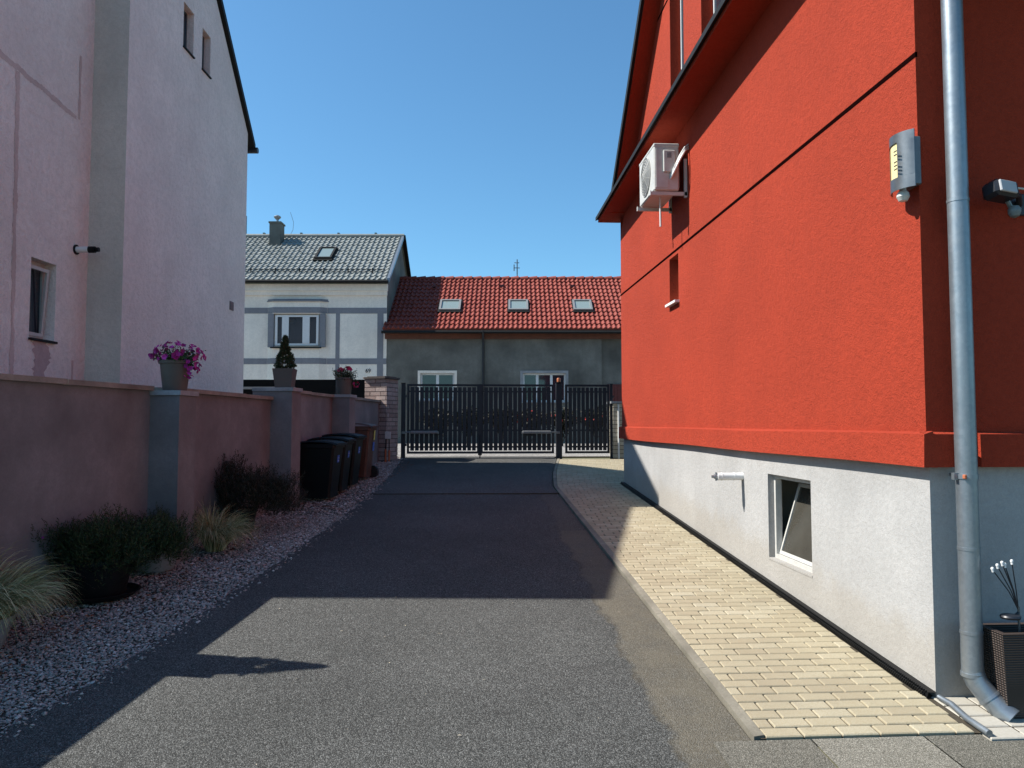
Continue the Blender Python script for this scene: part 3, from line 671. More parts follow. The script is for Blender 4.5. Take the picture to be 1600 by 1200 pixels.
# plaster repair strips (thin raised mortar with ragged edges)
rnd = random.Random(5)
def strip(mb, p, q, w, x=-.468, n=None):
    p, q = Vector(p), Vector(q); L = (q-p).length; n = int(L/.025); d = (q-p)/n; t = Vector((-d.y, d.x)).normalized(); vs = []
    for i in range(n+1):
        c_ = p+d*i
        for s_ in (-1, 1):
            e = c_+t*s_*w*(.42+.3*noise.noise((i*.11, s_*5., w*90))+.2*(rnd.random()-.5)); vs.append((x, e.x, e.y))
    mb.add(vs, [(2*i, 2*i+1, 2*i+3, 2*i+2) for i in range(n)])
mb = MB(); strip(mb, (-2.3, 5.86), (-.36, 5.70), .075); strip(mb, (-.30, 5.70), (-.30, 6.55), .06, -.466); strip(mb, (-1.52, 5.76), (-1.45, 2.0), .07, -.4665); strip(mb, (-.28, 2.0), (-.28, 2.55), .05)
mb.build('plaster_repair', M['patch'], ph)
mb = MB(); strip(mb, (-.92, 2.0), (-.92, 2.72), .34, -.4675); mb.build('rain_stain', plaster('rain_stain', (.50, .385, .37), .12, 60), ph)
mb = MB(); mb.tube([(-.49, -.28, 3.99), (-.30, -.28, 3.99)], .040, 18); fl = mb.build('flue_pipe', M['white'], ph, True)
mb = MB(); mb.tube([(-.49, -.28, 3.99), (-.455, -.28, 3.99)], .065, 18); mb.build('wall_flange', M['blackp'], fl, True)
mb = MB(); mb.tube([(-.30, -.28, 3.99), (-.22, -.28, 3.99)], .043, 18); mb.tube([(-.22, -.28, 3.99), (-.17, -.28, 3.99)], .03, 18); mb.build('flue_cap', M['blackp'], fl, True)
mb = MB(); mb.box((-.01, 3.80, 3.83), (.012, 3.98, 3.99)); [mb.box((.012, 3.815, 3.845+.028*i), (.02, 3.965, 3.858+.028*i)) for i in range(5)]; mb.build('vent_grille', M['steel'], ph)

# ------------------------------------------------------------------ boundary wall with pillars
bw = empty('boundary_wall', (-3, 7, G(7)), 0, 'mauve rendered boundary wall with square pillars and stone coping along the gravel', 'wall')
BI = Matrix.Translation(-Vector((-3, 7, G(7))))
def bp(mb, name, mat, smooth=False, parent=None):
    o = mb.build(name, mat, None, smooth); o.parent = parent or bw; o.matrix_parent_inverse = BI; return o
def segframe(y):
    x = lerp(WL, y); x2 = lerp(WL, y+.01); d = Vector((x2-x, .01)).normalized(); return Vector((x, y)), d, Vector((d.y, -d.x))   # point, along, outward
def wseg(ya, yb, top):
    (p, d, n), (q, d2, n2) = segframe(ya), segframe(yb-.02)
    n2 = n; q = Vector((lerp(WL, yb), yb)); d = (q-p).normalized(); n = Vector((d.y, -d.x)); t = .22
    zb = G(ya)-.3
    c = [p, q, q-n*t, p-n*t]
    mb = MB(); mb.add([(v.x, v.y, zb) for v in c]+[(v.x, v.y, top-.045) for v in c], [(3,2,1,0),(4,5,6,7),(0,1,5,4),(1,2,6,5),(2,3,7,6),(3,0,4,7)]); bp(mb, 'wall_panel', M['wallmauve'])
    # coping slabs
    mb = MB(); L = (q-p).length; k = max(1, round(L/.95))
    for i in range(k):
        a = p+d*(L*i/k+.003); b = p+d*(L*(i+1)/k-.003); j = (rnd.random()-.5)*.008; o1 = .045+(rnd.random()-.5)*.012
        c = [a+n*o1, b+n*o1, b-n*(t+.04), a-n*(t+.04)]
        mb.add([(v.x, v.y, top-.047+j) for v in c]+[(v.x, v.y, top-.005+j) for v in c], [(3,2,1,0),(4,5,6,7),(0,1,5,4),(1,2,6,5),(2,3,7,6),(3,0,4,7)])
    bp(mb, 'coping', M['palestone'])
def pillar(y, top, wd=.30, cap=.045):
    p, d, n = segframe(y); w2 = wd/2
    for nm, e, za, zb, mt in (('pillar', 0, G(y)-.3, top-cap, 'wallmauve'), ('pillar_cap', .018, top-cap+.001, top, 'greycap')):
        c = [p+n*(.28+e)-d*(w2+e), p+n*(.28+e)+d*(w2+e), p-n*.24+d*(w2+e), p-n*.24-d*(w2+e)]
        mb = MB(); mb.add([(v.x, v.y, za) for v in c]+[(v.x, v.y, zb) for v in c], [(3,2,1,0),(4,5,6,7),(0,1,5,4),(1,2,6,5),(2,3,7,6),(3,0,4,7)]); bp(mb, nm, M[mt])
T1, T2 = 2.09, 2.205
PY = [4.83, 7.27, 9.92, 12.2]
wseg(1.0, 4.68, T1); wseg(4.98, 7.12, T1); wseg(7.42, 9.77, T1); wseg(10.07, 12.05, T2); wseg(12.35, 15.5, T2)
pillar(PY[0], 2.09); pillar(PY[1], 2.045); pillar(PY[2], 2.20); pillar(PY[3], 2.20)

# ------------------------------------------------------------------ plants
def blade(mb, p, d, L, w, rnd, droop=0., n=1):
    """a leaf sliver from p along d"""
    d = Vector(d).normalized(); s = d.cross(Vector((rnd.random()-.5, rnd.random()-.5, rnd.random()-.5))).normalized()*w*.5
    p = Vector(p)
    if n == 1: mb.poly([p-s*.3, p+d*L*.45-s, p+d*L, p+d*L*.45+s]); return
    pts = []; q = p.copy(); dd = d.copy()
    for i in range(n+1): pts.append(q.copy()); q = q+dd*(L/n); dd = (dd+Vector((0, 0, -droop/n))).normalized()
    vs = []
    for i, q in enumerate(pts): k = (1-i/n)**.6*.9+.1; vs += [q-s*k, q+s*k]
    mb.add(vs, [(2*i, 2*i+1, 2*i+3, 2*i+2) for i in range(n)])
def sprigs(mb, c, rad, n, rnd, L=.05, w=.006, per=14, up=.5):
    """bushy heath: stems ending on an ellipsoid shell, clothed with slivers"""
    for _ in range(n):
        a = rnd.random()*6.283; e = math.asin(rnd.random()**.8)*1.0
        dv = Vector((math.cos(a)*math.cos(e), math.sin(a)*math.cos(e), math.sin(e)))
        k = .62+.42*rnd.random(); k *= 1+.52*noise.noise(dv*2.6+Vector(c)*3)
        tip = Vector(c)+Vector((dv.x*rad[0], dv.y*rad[1], dv.z*rad[2]))*k
        dr = (dv*(1-up)+Vector((0, 0, up))+Vector((rnd.random()-.5, rnd.random()-.5, rnd.random()-.5))*.5).normalized()
        st = tip-dr*L*3
        for j in range(per):
            t = j/per; p = st+(tip-st)*t
            s = Vector((rnd.random()-.5, rnd.random()-.5, rnd.random()-.5)).normalized()
            blade(mb, p, dr*1.1+s, L*(1-.4*t), w, rnd)
def pot(name, r0, r1, h, mat, parent, square=False, rim=.012):
    mb = MB()
    if square:
        q = [(r0, 0), (r1, h)]; vs = []
        for r, z in ((r0, 0), (r1, h), (r1-.02, h), (r1-.03, h-.05)): vs += [(-r, -r, z), (r, -r, z), (r, r, z), (-r, r, z)]
        mb.add(vs, [(3,2,1,0)]+[(k*4+i, k*4+(i+1) % 4, k*4+4+(i+1) % 4, k*4+4+i) for k in range(3) for i in range(4)]+[(12, 13, 14, 15)])
    else:
        mb.lathe([(r0*.96, 0), (r0, .01), (r1-.006, h-.03), (r1+rim*.5, h-.028), (r1+rim*.5, h), (r1-.012, h), (r1-.02, h-.04), (.01, h-.045)], n=32)
    return mb.build(name, mat, parent, not square)
def flowers(mb, c, rad, n, r, rnd, low=-.2):
    for _ in range(n):
        a = rnd.random()*6.283; e = rnd.uniform(low, 1.0)
        dv = Vector((math.cos(a)*math.sqrt(1-min(1, e*e)), math.sin(a)*math.sqrt(1-min(1, e*e)), e))
        p = Vector(c)+Vector((dv.x*rad[0], dv.y*rad[1], dv.z*rad[2]))*rnd.uniform(.9, 1.12)
        N = (dv+Vector((rnd.random()-.5, rnd.random()-.5-.3, rnd.random()-.5))*.7).normalized(); u = N.orthogonal().normalized(); v = N.cross(u)
        vs = [p-N*r*.35]; k = 10; rr = r*rnd.uniform(.7, 1.15)
        for i in range(k):
            t = i*6.283/k; q = rr*(1 if i % 2 == 0 else .72); vs.append(p+(u*math.cos(t)+v*math.sin(t))*q+N*rr*.12*rnd.random())
        mb.add(vs, [(0, i+1, (i+1) % k+1) for i in range(k)])

PL = 'potted plants on the wall pillars'
def toppot(y, top, r0, r1, h, label, square=False, off=.08):
    p, d, n = segframe(y); c = p+n*off
    t = empty('potted_plant', (c.x, c.y, top), 0, label, 'potted plant', PL); pot('flower_pot', r0, r1, h, M['potgrey'], t, square); return t
rnd = random.Random(21)
t = toppot(PY[1]-.02, 2.045, .105, .14, .28, 'round grey pot of bright magenta petunias on the nearest visible wall pillar', off=.16)
mb = MB(); sprigs(mb, (.02, 0, .29), (.21, .20, .13), 210, rnd, .035, .011, 6, .25); sprigs(mb, (.13, -.02, .22), (.09, .1, .06), 60, rnd, .03, .011, 6, -.2); mb.build('foliage', M['leaf'], t)
mb = MB(); flowers(mb, (.02, 0, .31), (.22, .20, .14), 90, .026, rnd); flowers(mb, (.15, -.03, .22), (.08, .09, .09), 28, .024, rnd, -1); flowers(mb, (-.17, -.03, .33), (.05, .06, .045), 14, .026, rnd, -.6); mb.build('blossoms', M['magenta'], t)
def conifer_tree(t, h, z0, w=.10):
    mb = MB(); 
    for _ in range(620):
        u = rnd.random()**1.1; z = z0+h*u; r = w*(1-u)**.75*(.55+.55*rnd.random()); r *= (1.25 if .08 < u < .45 else 1)
        a = rnd.random()*6.283; c_ = Vector((r*math.cos(a), r*math.sin(a), z))
        for j in range(7):
            s = Vector((math.cos(a)*.8+rnd.random()-.5, math.sin(a)*.8+rnd.random()-.5, .8+rnd.random()*.5)); blade(mb, c_+Vector((rnd.random()-.5, rnd.random()-.5, rnd.random()-.5))*.02, s, .034, .011, rnd)
    mb.build('crown', M['conifer'], t); mb = MB(); mb.tube([(0, 0, z0-.05), (0, 0, z0+h*.8)], [.008, .002], 6); mb.build('trunk', M['wood'], t)
t = toppot(PY[2]-.0, 2.20, .10, .13, .245, 'square tapered grey pot with a small cone-shaped conifer on the middle wall pillar', True, off=.12); conifer_tree(t, .43, .23)
t = toppot(PY[3], 2.20, .11, .135, .27, 'grey pot with sparse pink geraniums on the wall pillar nearest the gate', off=.14)
mb = MB(); sprigs(mb, (0, 0, .27), (.22, .2, .17), 230, rnd, .05, .012, 6, .3); sprigs(mb, (.17, 0, .2), (.08, .1, .06), 30, rnd, .04, .012, 6, -.3); mb.build('foliage', M['conifer'], t)
mb = MB(); flowers(mb, (-.05, 0, .39), (.05, .05, .04), 12, .03, rnd); flowers(mb, (.06, 0, .40), (.06, .05, .05), 14, .03, rnd); flowers(mb, (.19, -.02, .18), (.05, .06, .06), 9, .025, rnd, -1); mb.build('blossoms', M['pinkred'], t)
t = toppot(PY[0], 2.09, .10, .13, .245, 'square pot with conifer on the foremost pillar, its pointed shadow on the asphalt', True, off=.12); conifer_tree(t, .57, .23, .11)

def grasstuft(name, loc, label, n, L, lean, pr, seed, potted=True, w=.0032, spread=1.0):
    rnd = random.Random(seed); t = empty(name, loc, 0, label, 'grass plant'); z0 = .0
    if potted: pot('plant_pot', pr[0], pr[1], pr[2], M['potblue'], t); z0 = pr[2]-.04
    mb = MB()
    for _ in range(n):
        a = rnd.random()*6.283; r = rnd.random()**.5*(pr[1]*.75 if potted else .08)
        p = (r*math.cos(a), r*math.sin(a), z0); ln = L*(.55+.5*rnd.random())
        out = spread*(.25+.55*rnd.random())
        d = Vector((math.cos(a)*out+lean[0], math.sin(a)*out+lean[1], 1.0)).normalized()
        nseg = 7; q = Vector(p); dd = d.copy(); s = d.cross(Vector((rnd.random()-.5, rnd.random()-.5, .1))).normalized(); vs = []
        dr = 1.5+1.6*rnd.random()
        for i in range(nseg+1):
            k = w*(1-.75*i/nseg); vs += [q-s*k, q+s*k]; q = q+dd*(ln/nseg)
            dd = (dd+Vector((lean[0]*.32, lean[1]*.32, -dr*(i+1)/nseg*.28))+Vector((rnd.random()-.5, rnd.random()-.5, rnd.random()-.5))*.07).normalized()
        mb.add(vs, [(2*i, 2*i+1, 2*i+3, 2*i+2) for i in range(nseg)])
    mb.build('blades', M['grass'], t); return t
grasstuft('ornamental_grass', (-3.04, 5.0, G(5.0)), 'feathery grass in a blue-grey pot at the left edge of the gravel', 1900, .60, (.17, -.03), (.15, .20, .20), 31)
grasstuft('ornamental_grass', (-2.42, 7.62, G(7.62)), 'pale green feather grass tuft growing just beyond the nearest visible pillar', 1800, .52, (.10, -.04), (.1, .1, .1), 32, False, .0032, .75)

rnd = random.Random(44)
t = empty('potted_shrub', (-2.84, 6.12, G(6.12)), 0, 'wide dark green heath shrub in a large black pot with saucer on the gravel', 'potted shrub')
pot('plant_pot', .20, .27, .30, M['potdark'], t); mb = MB(); mb.lathe([(.26, 0), (.31, .035), (.315, .045), (.30, .045), (.27, .02), (.01, .018)], n=36); mb.build('saucer', M['potdark'], t, True)
mb = MB(); sprigs(mb, (.02, .02, .30), (.45, .42, .35), 1300, rnd, .048, .006, 15, .45); sprigs(mb, (.42, .26, .30), (.24, .26, .28), 360, rnd, .048, .006, 15, .5); sprigs(mb, (-.30, .05, .34), (.22, .3, .30), 260, rnd, .048, .006, 15, .7); sprigs(mb, (.02, .0, .36), (.40, .38, -.18), 300, rnd, .045, .006, 12, .1); mb.build('foliage', M['heath'], t)
mb = MB(); flowers(mb, (-.30, -.22, .44), (.07, .06, .06), 4, .022, rnd, .3); mb.build('blossoms', M['magenta'], t)
t = empty('potted_shrub', (-2.72, 6.92, G(6.92)), 0, 'olive green heath shrub in a pale grey pot against the nearest visible pillar', 'potted shrub')
pot('plant_pot', .16, .22, .22, M['potblue'], t)
mb = MB(); sprigs(mb, (.0, -.03, .24), (.32, .28, .30), 560, rnd, .04, .0055, 14, .45); mb.build('foliage', M['leaf'] if 0 else M['heath'], t)
t = empty('potted_shrub', (-2.42, 8.45, G(8.45)), 0, 'tall very dark upright shrub in a black pot between the feather grass and the bins', 'potted shrub')
pot('plant_pot', .13, .17, .26, M['potdark'], t)
mb = MB(); sprigs(mb, (.16, .1, .30), (.48, .46, .40), 1250, rnd, .05, .006, 15, .65); sprigs(mb, (-.20, .15, .45), (.34, .3, .42), 500, rnd, .05, .006, 15, .75); mb.build('foliage', M['purpleheath'], t)

# ------------------------------------------------------------------ wheeled bins
def make_bin(mat, label):
    t = empty('wheelie_bin', (0, 0, 0), 0, label, 'wheelie bin', 'wheeled bins along the wall'); w0, w1, d0, d1, h = .20, .245, .20, .27, .76
    mb = MB(); rings = [(w0, d0, .03), (w0, d0, .10), (w1-.006, d1-.01, h-.06), (w1+.012, d1+.01, h-.055), (w1+.012, d1+.01, h)]; vs = []
    for w, d, z in rings:
        c = .03; vs += [(-d+c, -w, z), (d-c, -w, z), (d, -w+c, z), (d, w-c, z), (d-c, w, z), (-d+c, w, z), (-d, w-c, z), (-d, -w+c, z)]
    fs = [tuple(range(7, -1, -1))]+[(k*8+i, k*8+(i+1) % 8, k*8+8+(i+1) % 8, k*8+8+i) for k in range(4) for i in range(8)]+[tuple(range(32, 40))]
    mb.add(vs, fs); mb.box((-d1-.035, -w1+.02, h-.05), (-d1-.005, w1-.02, h-.03)); mb.build('body', mat, t)
    mb = MB(); n = 8; vs = []
    for i in range(n+1):
        x = -d1-.02+(2*d1+.06)*i/n; z = h+.004+.045*math.sin(math.pi*min(1, i/n*1.02))**.6
        vs += [(x, -w1-.018, z-.022), (x, -w1+.01, z), (x, w1-.01, z), (x, w1+.018, z-.022)]
    mb.add(vs, [(4*i+j, 4*i+j+1, 4*i+j+5, 4*i+j+4) for i in range(n) for j in range(3)]+[(0, 1, 2, 3), (4*n, 4*n+1, 4*n+2, 4*n+3)])
    mb.add([(d1+.01, -w1-.018, h-.02), (d1+.045, -w1-.0, h-.02), (d1+.045, w1, h-.02), (d1+.01, w1+.018, h-.02), (d1+.04, -w1, h+.01), (d1+.04, w1, h+.01)], [(0,1,2,3), (1,2,5,4)])
    mb.tube([(-d1-.05, -w1+.03, h+.0), (-d1-.05, w1-.03, h+.0)], .014, 8); mb.build('lid', mat, t)
    for s in (-1, 1):
        mb = MB(); mb.tube([(-d0-.01, s*(w0+.02), .09), (-d0-.01, s*(w0+.065), .09)], .09, 20); mb.build('wheel', M['rubber'], t, True)
    return t
def sticker(t, mat, y, z, s=.05):
    mb = MB(); x = lambda zz: .20+.06*(zz-.10)/.60+.004
    mb.add([(x(z-s), y-s, z-s), (x(z-s), y+s, z-s), (x(z+s), y+s, z+s), (x(z+s), y-s, z+s)], [(0, 1, 2, 3)]); o = mb.build('sticker', mat, t, fix=False)
    mb = MB(); 
    for k in range(3):                                             # three-arrow recycling mark
        a = k*2.094+.5; c_, s_ = math.cos(a), math.sin(a); cy_, cz_ = y+.5*s*c_, z+.5*s*s_
        mb.add([(x(z)+.004+.1*0, cy_-.26*s*s_-.12*s*c_, cz_+.26*s*c_-.12*s*s_), (x(z)+.004, cy_+.26*s*s_-.12*s*c_, cz_-.26*s*c_-.12*s*s_), (x(z)+.004, cy_+.12*s*c_+.1*s*s_, cz_+.12*s*s_-.1*s*c_), (x(z)+.004, cy_-.1*s*s_+.12*s*c_, cz_+.1*s*c_+.12*s*s_)], [(0, 1, 2, 3)])
    mb.build('recycling_mark', M['white'], o, fix=False)
b0 = make_bin(M['blackp'], 'black wheeled bin with blue sticker, nearest of the row beside the wall pillar'); sticker(b0, M['blue'], 0.02, .55)
spots = [((-1.98, 10.62), 3, None), ((-1.93, 11.22), 5, 'black wheeled bin with blue sticker, second in the row from the shrub'), ((-1.86, 11.82), 3, 'black wheeled bin, third in the row, next to the brown bin')]
for i, ((x, y), a, lab) in enumerate(spots):
    o = b0 if i == 0 else copy_tree(b0)
    if lab: o['label'] = lab
    o.location = (x, y, G(y)+.005); o.rotation_euler = (0, 0, R(-10+a))
b3 = make_bin(M['brownbin'], 'brown wheeled bin with yellow and blue stickers, last of the row before the brick pier')
b3.location = (-1.76, 12.62, G(12.62)+.005); b3.rotation_euler = (0, 0, R(-6)); b3.scale = (1, 1, 1.13)
mb = MB(); mb.poly([(.262, .06, .56), (.262, .16, .56), (.273, .16, .70), (.273, .06, .70)]); mb.build('sticker', M['yellow'], b3)
mb = MB(); mb.poly([(.248, .04, .40), (.248, .16, .40), (.26, .16, .53), (.26, .04, .53)]); mb.build('sticker', M['blue'], b3)
mb = MB(); mb.tube([(.215, .20, .09), (.225, .27, .09)], .09, 20); mb.build('wheel', M['rubber'], b3, True)

# ------------------------------------------------------------------ brick piers
def brickpier(name, label, cx, cy, rz, w, d, h, mat, z0, courses, cap, bl=.24):
    t = empty(name, (cx, cy, z0), rz, label, 'pier'); rnd = random.Random(int(cx*100)); hh = h/courses; g = .006; e = .012
    mb = MB(); mb.box((-w/2+e, -d/2+e, -.3), (w/2-e, d/2-e, h)); mb.build('mortar_core', M['mortar'], t)
    mb = MB()
    for c in range(courses):
        z = c*hh; o_ = (c % 2)*bl/2
        for (L, f) in ((w, lambda a, b, q0, q1: (( -w/2+a, -d/2, q0), (-w/2+b, -d/2+.03, q1))), (w, lambda a, b, q0, q1: ((-w/2+a, d/2-.03, q0), (-w/2+b, d/2, q1)))):
            x = -o_
            while x < L-.001:
                a, b = max(0, x), min(L, x+bl)
                if b-a > .02:
                    p, q = f(a+g*(a > 0), b-g*(b < L), z+g, z+hh-g); j = (rnd.random()-.5)*.006
                    mb.box((p[0], p[1]+j, p[2]), (q[0], q[1]+j, q[2]))
                x += bl
        x = -bl/2+o_
        while x < d-.001:
            a, b = max(.032, x), min(d-.032, x+bl)
            if b-a > .02:
                j = (rnd.random()-.5)*.006
                mb.box((w/2-.03+j, -d/2+a+g, z+g), (w/2+j, -d/2+b-g, z+hh-g)); mb.box((-w/2+j, -d/2+a+g, z+g), (-w/2+.03+j, -d/2+b-g, z+hh-g))
            x += bl
    mb.build('brickwork', mat, t)
    mb = MB(); cap(mb, w, d, h); mb.build('cap', M['mortar'] if 'tall' in label else M['greycap'], t); return t
def capA(mb, w, d, h):
    a, b, c = w/2+.05, d/2+.05, .06
    P = [(-a+c, -b), (a-c, -b), (a, -b+c), (a, b-c), (a-c, b), (-a+c, b), (-a, b-c), (-a, -b+c)]; mb.prism(P, h, h+.035); mb.prism([(x*.8, y*.8) for x, y in P], h+.035, h+.05)
brickpier('brick_pier', 'tall pale pink brick pier with dark cap left of the gate', -1.66, 15.35, R(-24), .50, .46, 1.62, M['brickpale'], G(15.35), 19, capA)
brickpier('brick_pier', 'low cream brick pier with pale coping right of the pedestrian gate', 3.27, 15.72, 0, .36, .4, 1.13, M['brickcream'], G(15.6), 13, lambda mb, w, d, h: mb.box((-w/2-.05, -d/2-.04, h), (w/2+.05, d/2+.04, h+.045)))
mb = MB(); mb.tube([(3.20, 15.50, G(15.5)), (3.20, 15.50, G(15.5)+1.12)], .02, 10); tag(mb.build('white_pipe', M['white'], smooth=True), 'white upright pipe fixed to the low brick pier by the gate', 'pipe')
cb = empty('control_box', (-1.50, 15.04, 1.44), 0, 'small pale grey control box on the brick pier by the left gate post', 'control box')
mb = MB(); mb.box((-.05, -.04, .0), (.06, .06, .14), bev=.006); mb.build('housing', M['offwhite'], cb)
mb = MB(); mb.tube([(-.03, 0, 0), (-.035, -.02, -.32)], .01, 8); mb.tube([(.03, 0, 0), (.035, -.02, -.32)], .01, 8); mb.build('cable', M['blackp'], cb, True)
mb = MB(); mb.tube([(-.035, -.03, -.47), (-.035, -.02, -.20)], .02, 10); mb.tube([(.035, -.03, -.45), (.035, -.02, -.22)], .02, 10); mb.build('conduit', M['terra'], cb, True)

# ------------------------------------------------------------------ gates
YG = 15.6; ZB, ZT = 1.125, 2.555
def leaf(name, x0, x1, label, grp, nsl, handle=None):
    w = x1-x0; t = empty(name, (x0, YG, ZB), 0, label, 'gate', grp); h = ZT-ZB; f = .045
    mb = MB(); mb.box((0, 0, 0), (f, .045, h)); mb.box((w-f, 0, 0), (w, .045, h)); mb.box((f, 0, 0), (w-f, .045, f)); mb.box((f, 0, h-f), (w-f, .045, h)); mb.build('frame', M['gate'], t)
    for z in (.12, .46, h-.17): mb = MB(); mb.box((f-.01, .012, z), (w-f+.01, .04, z+.035)); mb.build('rail', M['gate'], t)
    mb = MB(); ww = w-2*f-.03; p = ww/nsl
    for i in range(nsl): mb.box((f+.015+p*i+.0105, -.012, f+.018), (f+.015+p*(i+1)-.0105, .008, h-f-.018))
    mb.build('slats', M['gate'], t)
    if handle:
        mb = MB(); mb.box((handle-.02, -.03, .50), (handle+.02, -.012, .70)); mb.tube([(handle, -.03, .62), (handle, -.065, .62), (handle-.10, -.07, .62)], .009, 8); mb.build('handle', M['steel'], t)
    return t
leaf('driveway_gate', -1.165, .315, 'black slatted left leaf of the double driveway gate', 'leaves of the driveway gate', 14)
leaf('driveway_gate', .345, 1.865, 'black slatted right leaf of the double driveway gate', 'leaves of the driveway gate', 14)
leaf('garden_gate', 2.10, 3.03, 'narrow black slatted pedestrian gate beside the paving', None, 9, None)
mb = MB(); mb.box((.29, YG-.03, 1.09), (.37, YG-.012, ZT)); mb.tube([(.33, YG-.05, 1.0), (.33, YG-.05, 1.5)], .012, 8)
tag(mb.build('gate_stop', M['gate']), 'black cover strip and drop bolt where the two gate leaves meet', 'gate bolt')
def post(x0, x1, top, label):
    t = empty('gate_post', ((x0+x1)/2, YG+.03, G(15.6)), 0, label, 'gate post', 'gate posts'); w = (x1-x0)/2
    mb = MB(); mb.box((-w, -w, -.3), (w, w, top-G(15.6)), bev=.004); mb.build('shaft', M['gate'], t); mb = MB(); mb.box((-w-.004, -w-.004, top-G(15.6)), (w+.004, w+.004, top-G(15.6)+.012)); mb.build('post_cap', M['blackp'], t)
    mb = MB(); [mb.box((w, -.02, z), (w+.03, .01, z+.05)) for z in (.25,)]; mb.build('hinge', M['black'], t); mb = MB(); mb.box((w, -.02, 1.25), (w+.03, .01, 1.30)); mb.build('hinge', M['black'], t); return t
post(-1.285, -1.20, 2.565, 'black square gate post next to the tall brick pier')
post(1.91, 2.03, 2.575, 'thick black gate post with the orange lamp between the driveway and pedestrian gates')
post(3.045, 3.10, 2.56, 'slim black gate post against the low brick pier')
la = empty('warning_lamp', (1.97, YG+.03, 2.589), 0, 'small orange warning lamp on top of the thick gate post', 'warning lamp')
mb = MB(); mb.lathe([(.045, 0), (.048, .015), (.04, .02)], n=18); mb.build('lamp_base', M['blackp'], la, True)
mb = MB(); mb.lathe([(.038, .02), (.04, .035), (.04, .085), (.034, .10), (.005, .105)], n=18); mb.build('lens', M['orange'], la, True)
for (xa, xb, lab) in ((-1.24, -.53, 'grey gate opener arm on the left driveway gate leaf'), (1.20, 1.95, 'grey gate opener arm on the right driveway gate leaf')):
    t = empty('gate_opener', (xa, YG-.10, 1.535), 0, lab, 'gate opener', 'gate opener arms'); L = xb-xa; body = (.16, L) if xa < 0 else (0, L-.16)
    mb = MB(); mb.box((body[0], -.04, 0), (body[1], .04, .06), bev=.01); mb.build('motor_housing', M['acrear'], t)
    mb = MB(); mb.tube([(0, 0, .03), (L, 0, .03)], .014, 8); mb.box((-.02, -.03, .0), (.05, .10, .045)); mb.box((L-.05, -.03, .0), (L+.02, .10, .045)); mb.build('piston_rod', M['steel'], t)

# hedge of dark shrubs with a few red flowers on the far side of the street
rnd = random.Random(77)
for k, x in enumerate(frange(-1.1, 4.6, .95)):
    t = empty('street_shrub', (x+1.42+.1*rnd.random()-1.2, 22.6, 1.05), 0, ['dark clipped shrub across the street behind the left gate leaf, beside the black fence end', 'dark shrub across the street behind the middle of the left gate leaf', 'dark shrub across the street behind the meeting of the gate leaves', 'dark shrub across the street behind the right gate leaf', 'dark red-flecked shrub across the street behind the orange lamp post', 'dark shrub across the street behind the pedestrian gate', 'dark shrub across the street right of the pedestrian gate'][k], 'shrub', 'dark shrubs across the street')
    mb = MB(); sprigs(mb, (0, 0, .78), (.58, .45, .42), 190, rnd, .11, .05, 9, .3); sprigs(mb, (0, 0, .78), (.5, .4, -.22), 60, rnd, .11, .05, 9, -.3); mb.build('foliage', M['purpleheath'], t)
    mb = MB(); mb.tube([(0, 0, 0), (.02, 0, .6)], [.03, .015], 6); mb.tube([(0, 0, .1), (.2, 0, .5)], .012, 5); mb.build('stem', M['wood'], t)
    if k in (3, 4, 5): mb = MB(); flowers(mb, (0, -.1, .75), (.45, .42, .35), 12, .05, rnd, -.1); mb.build('blossoms', M['redpetal'], t)

# ------------------------------------------------------------------ roofs with wavy tiles
def tileroof(mb, u0, u1, y0, z0, y1, z1, wave, rows, amp=.03, step=.025, seg=6):
    L = math.hypot(y1-y0, z1-z0); dy, dz = (y1-y0)/L, (z1-z0)/L; ny, nz = -dz, dy
    nu = int((u1-u0)/wave*seg); vs = []; rt = random.Random(rows*7)
    jit = [[(rt.random()-.5)*.016 for _ in range(nu//seg+3)] for _ in range(rows)]; rj = [(rt.random()-.5)*.012 for _ in range(rows)]
    for r in range(rows):
        for e in (0, 1):
            s = L*(r+e)/rows; lift = step if e == 0 else .004
            for i in range(nu+1):
                u = u0+(u1-u0)*i/nu; ph = ((u-u0)/wave) % 1
                h = amp*(max(0, math.sin(ph*2*math.pi))**.8*1.0 - .35*max(0, -math.sin(ph*2*math.pi)))+lift
                h += jit[r][int((u-u0)/wave)]; s2 = s+(rj[r]+jit[r][int((u-u0)/wave)]*.8 if e == 0 and r else 0); vs.append((u, y0+dy*s2+ny*h, z0+dz*s2+nz*h))
    n = nu+1; fs = []
    for k in range(2*rows-1):
        for i in range(nu): fs.append((k*n+i, k*n+i+1, (k+1)*n+i+1, (k+1)*n+i))
    base = len(vs)
    for i in range(nu+1): u = u0+(u1-u0)*i/nu; vs.append((u, y0-ny*.02, z0-nz*.02))
    for i in range(nu): fs.append((i, base+i, base+i+1, i+1))
    mb.add(vs, fs)
FH = Vector((math.sin(YAW), math.cos(YAW), 0)); OF = FH*26
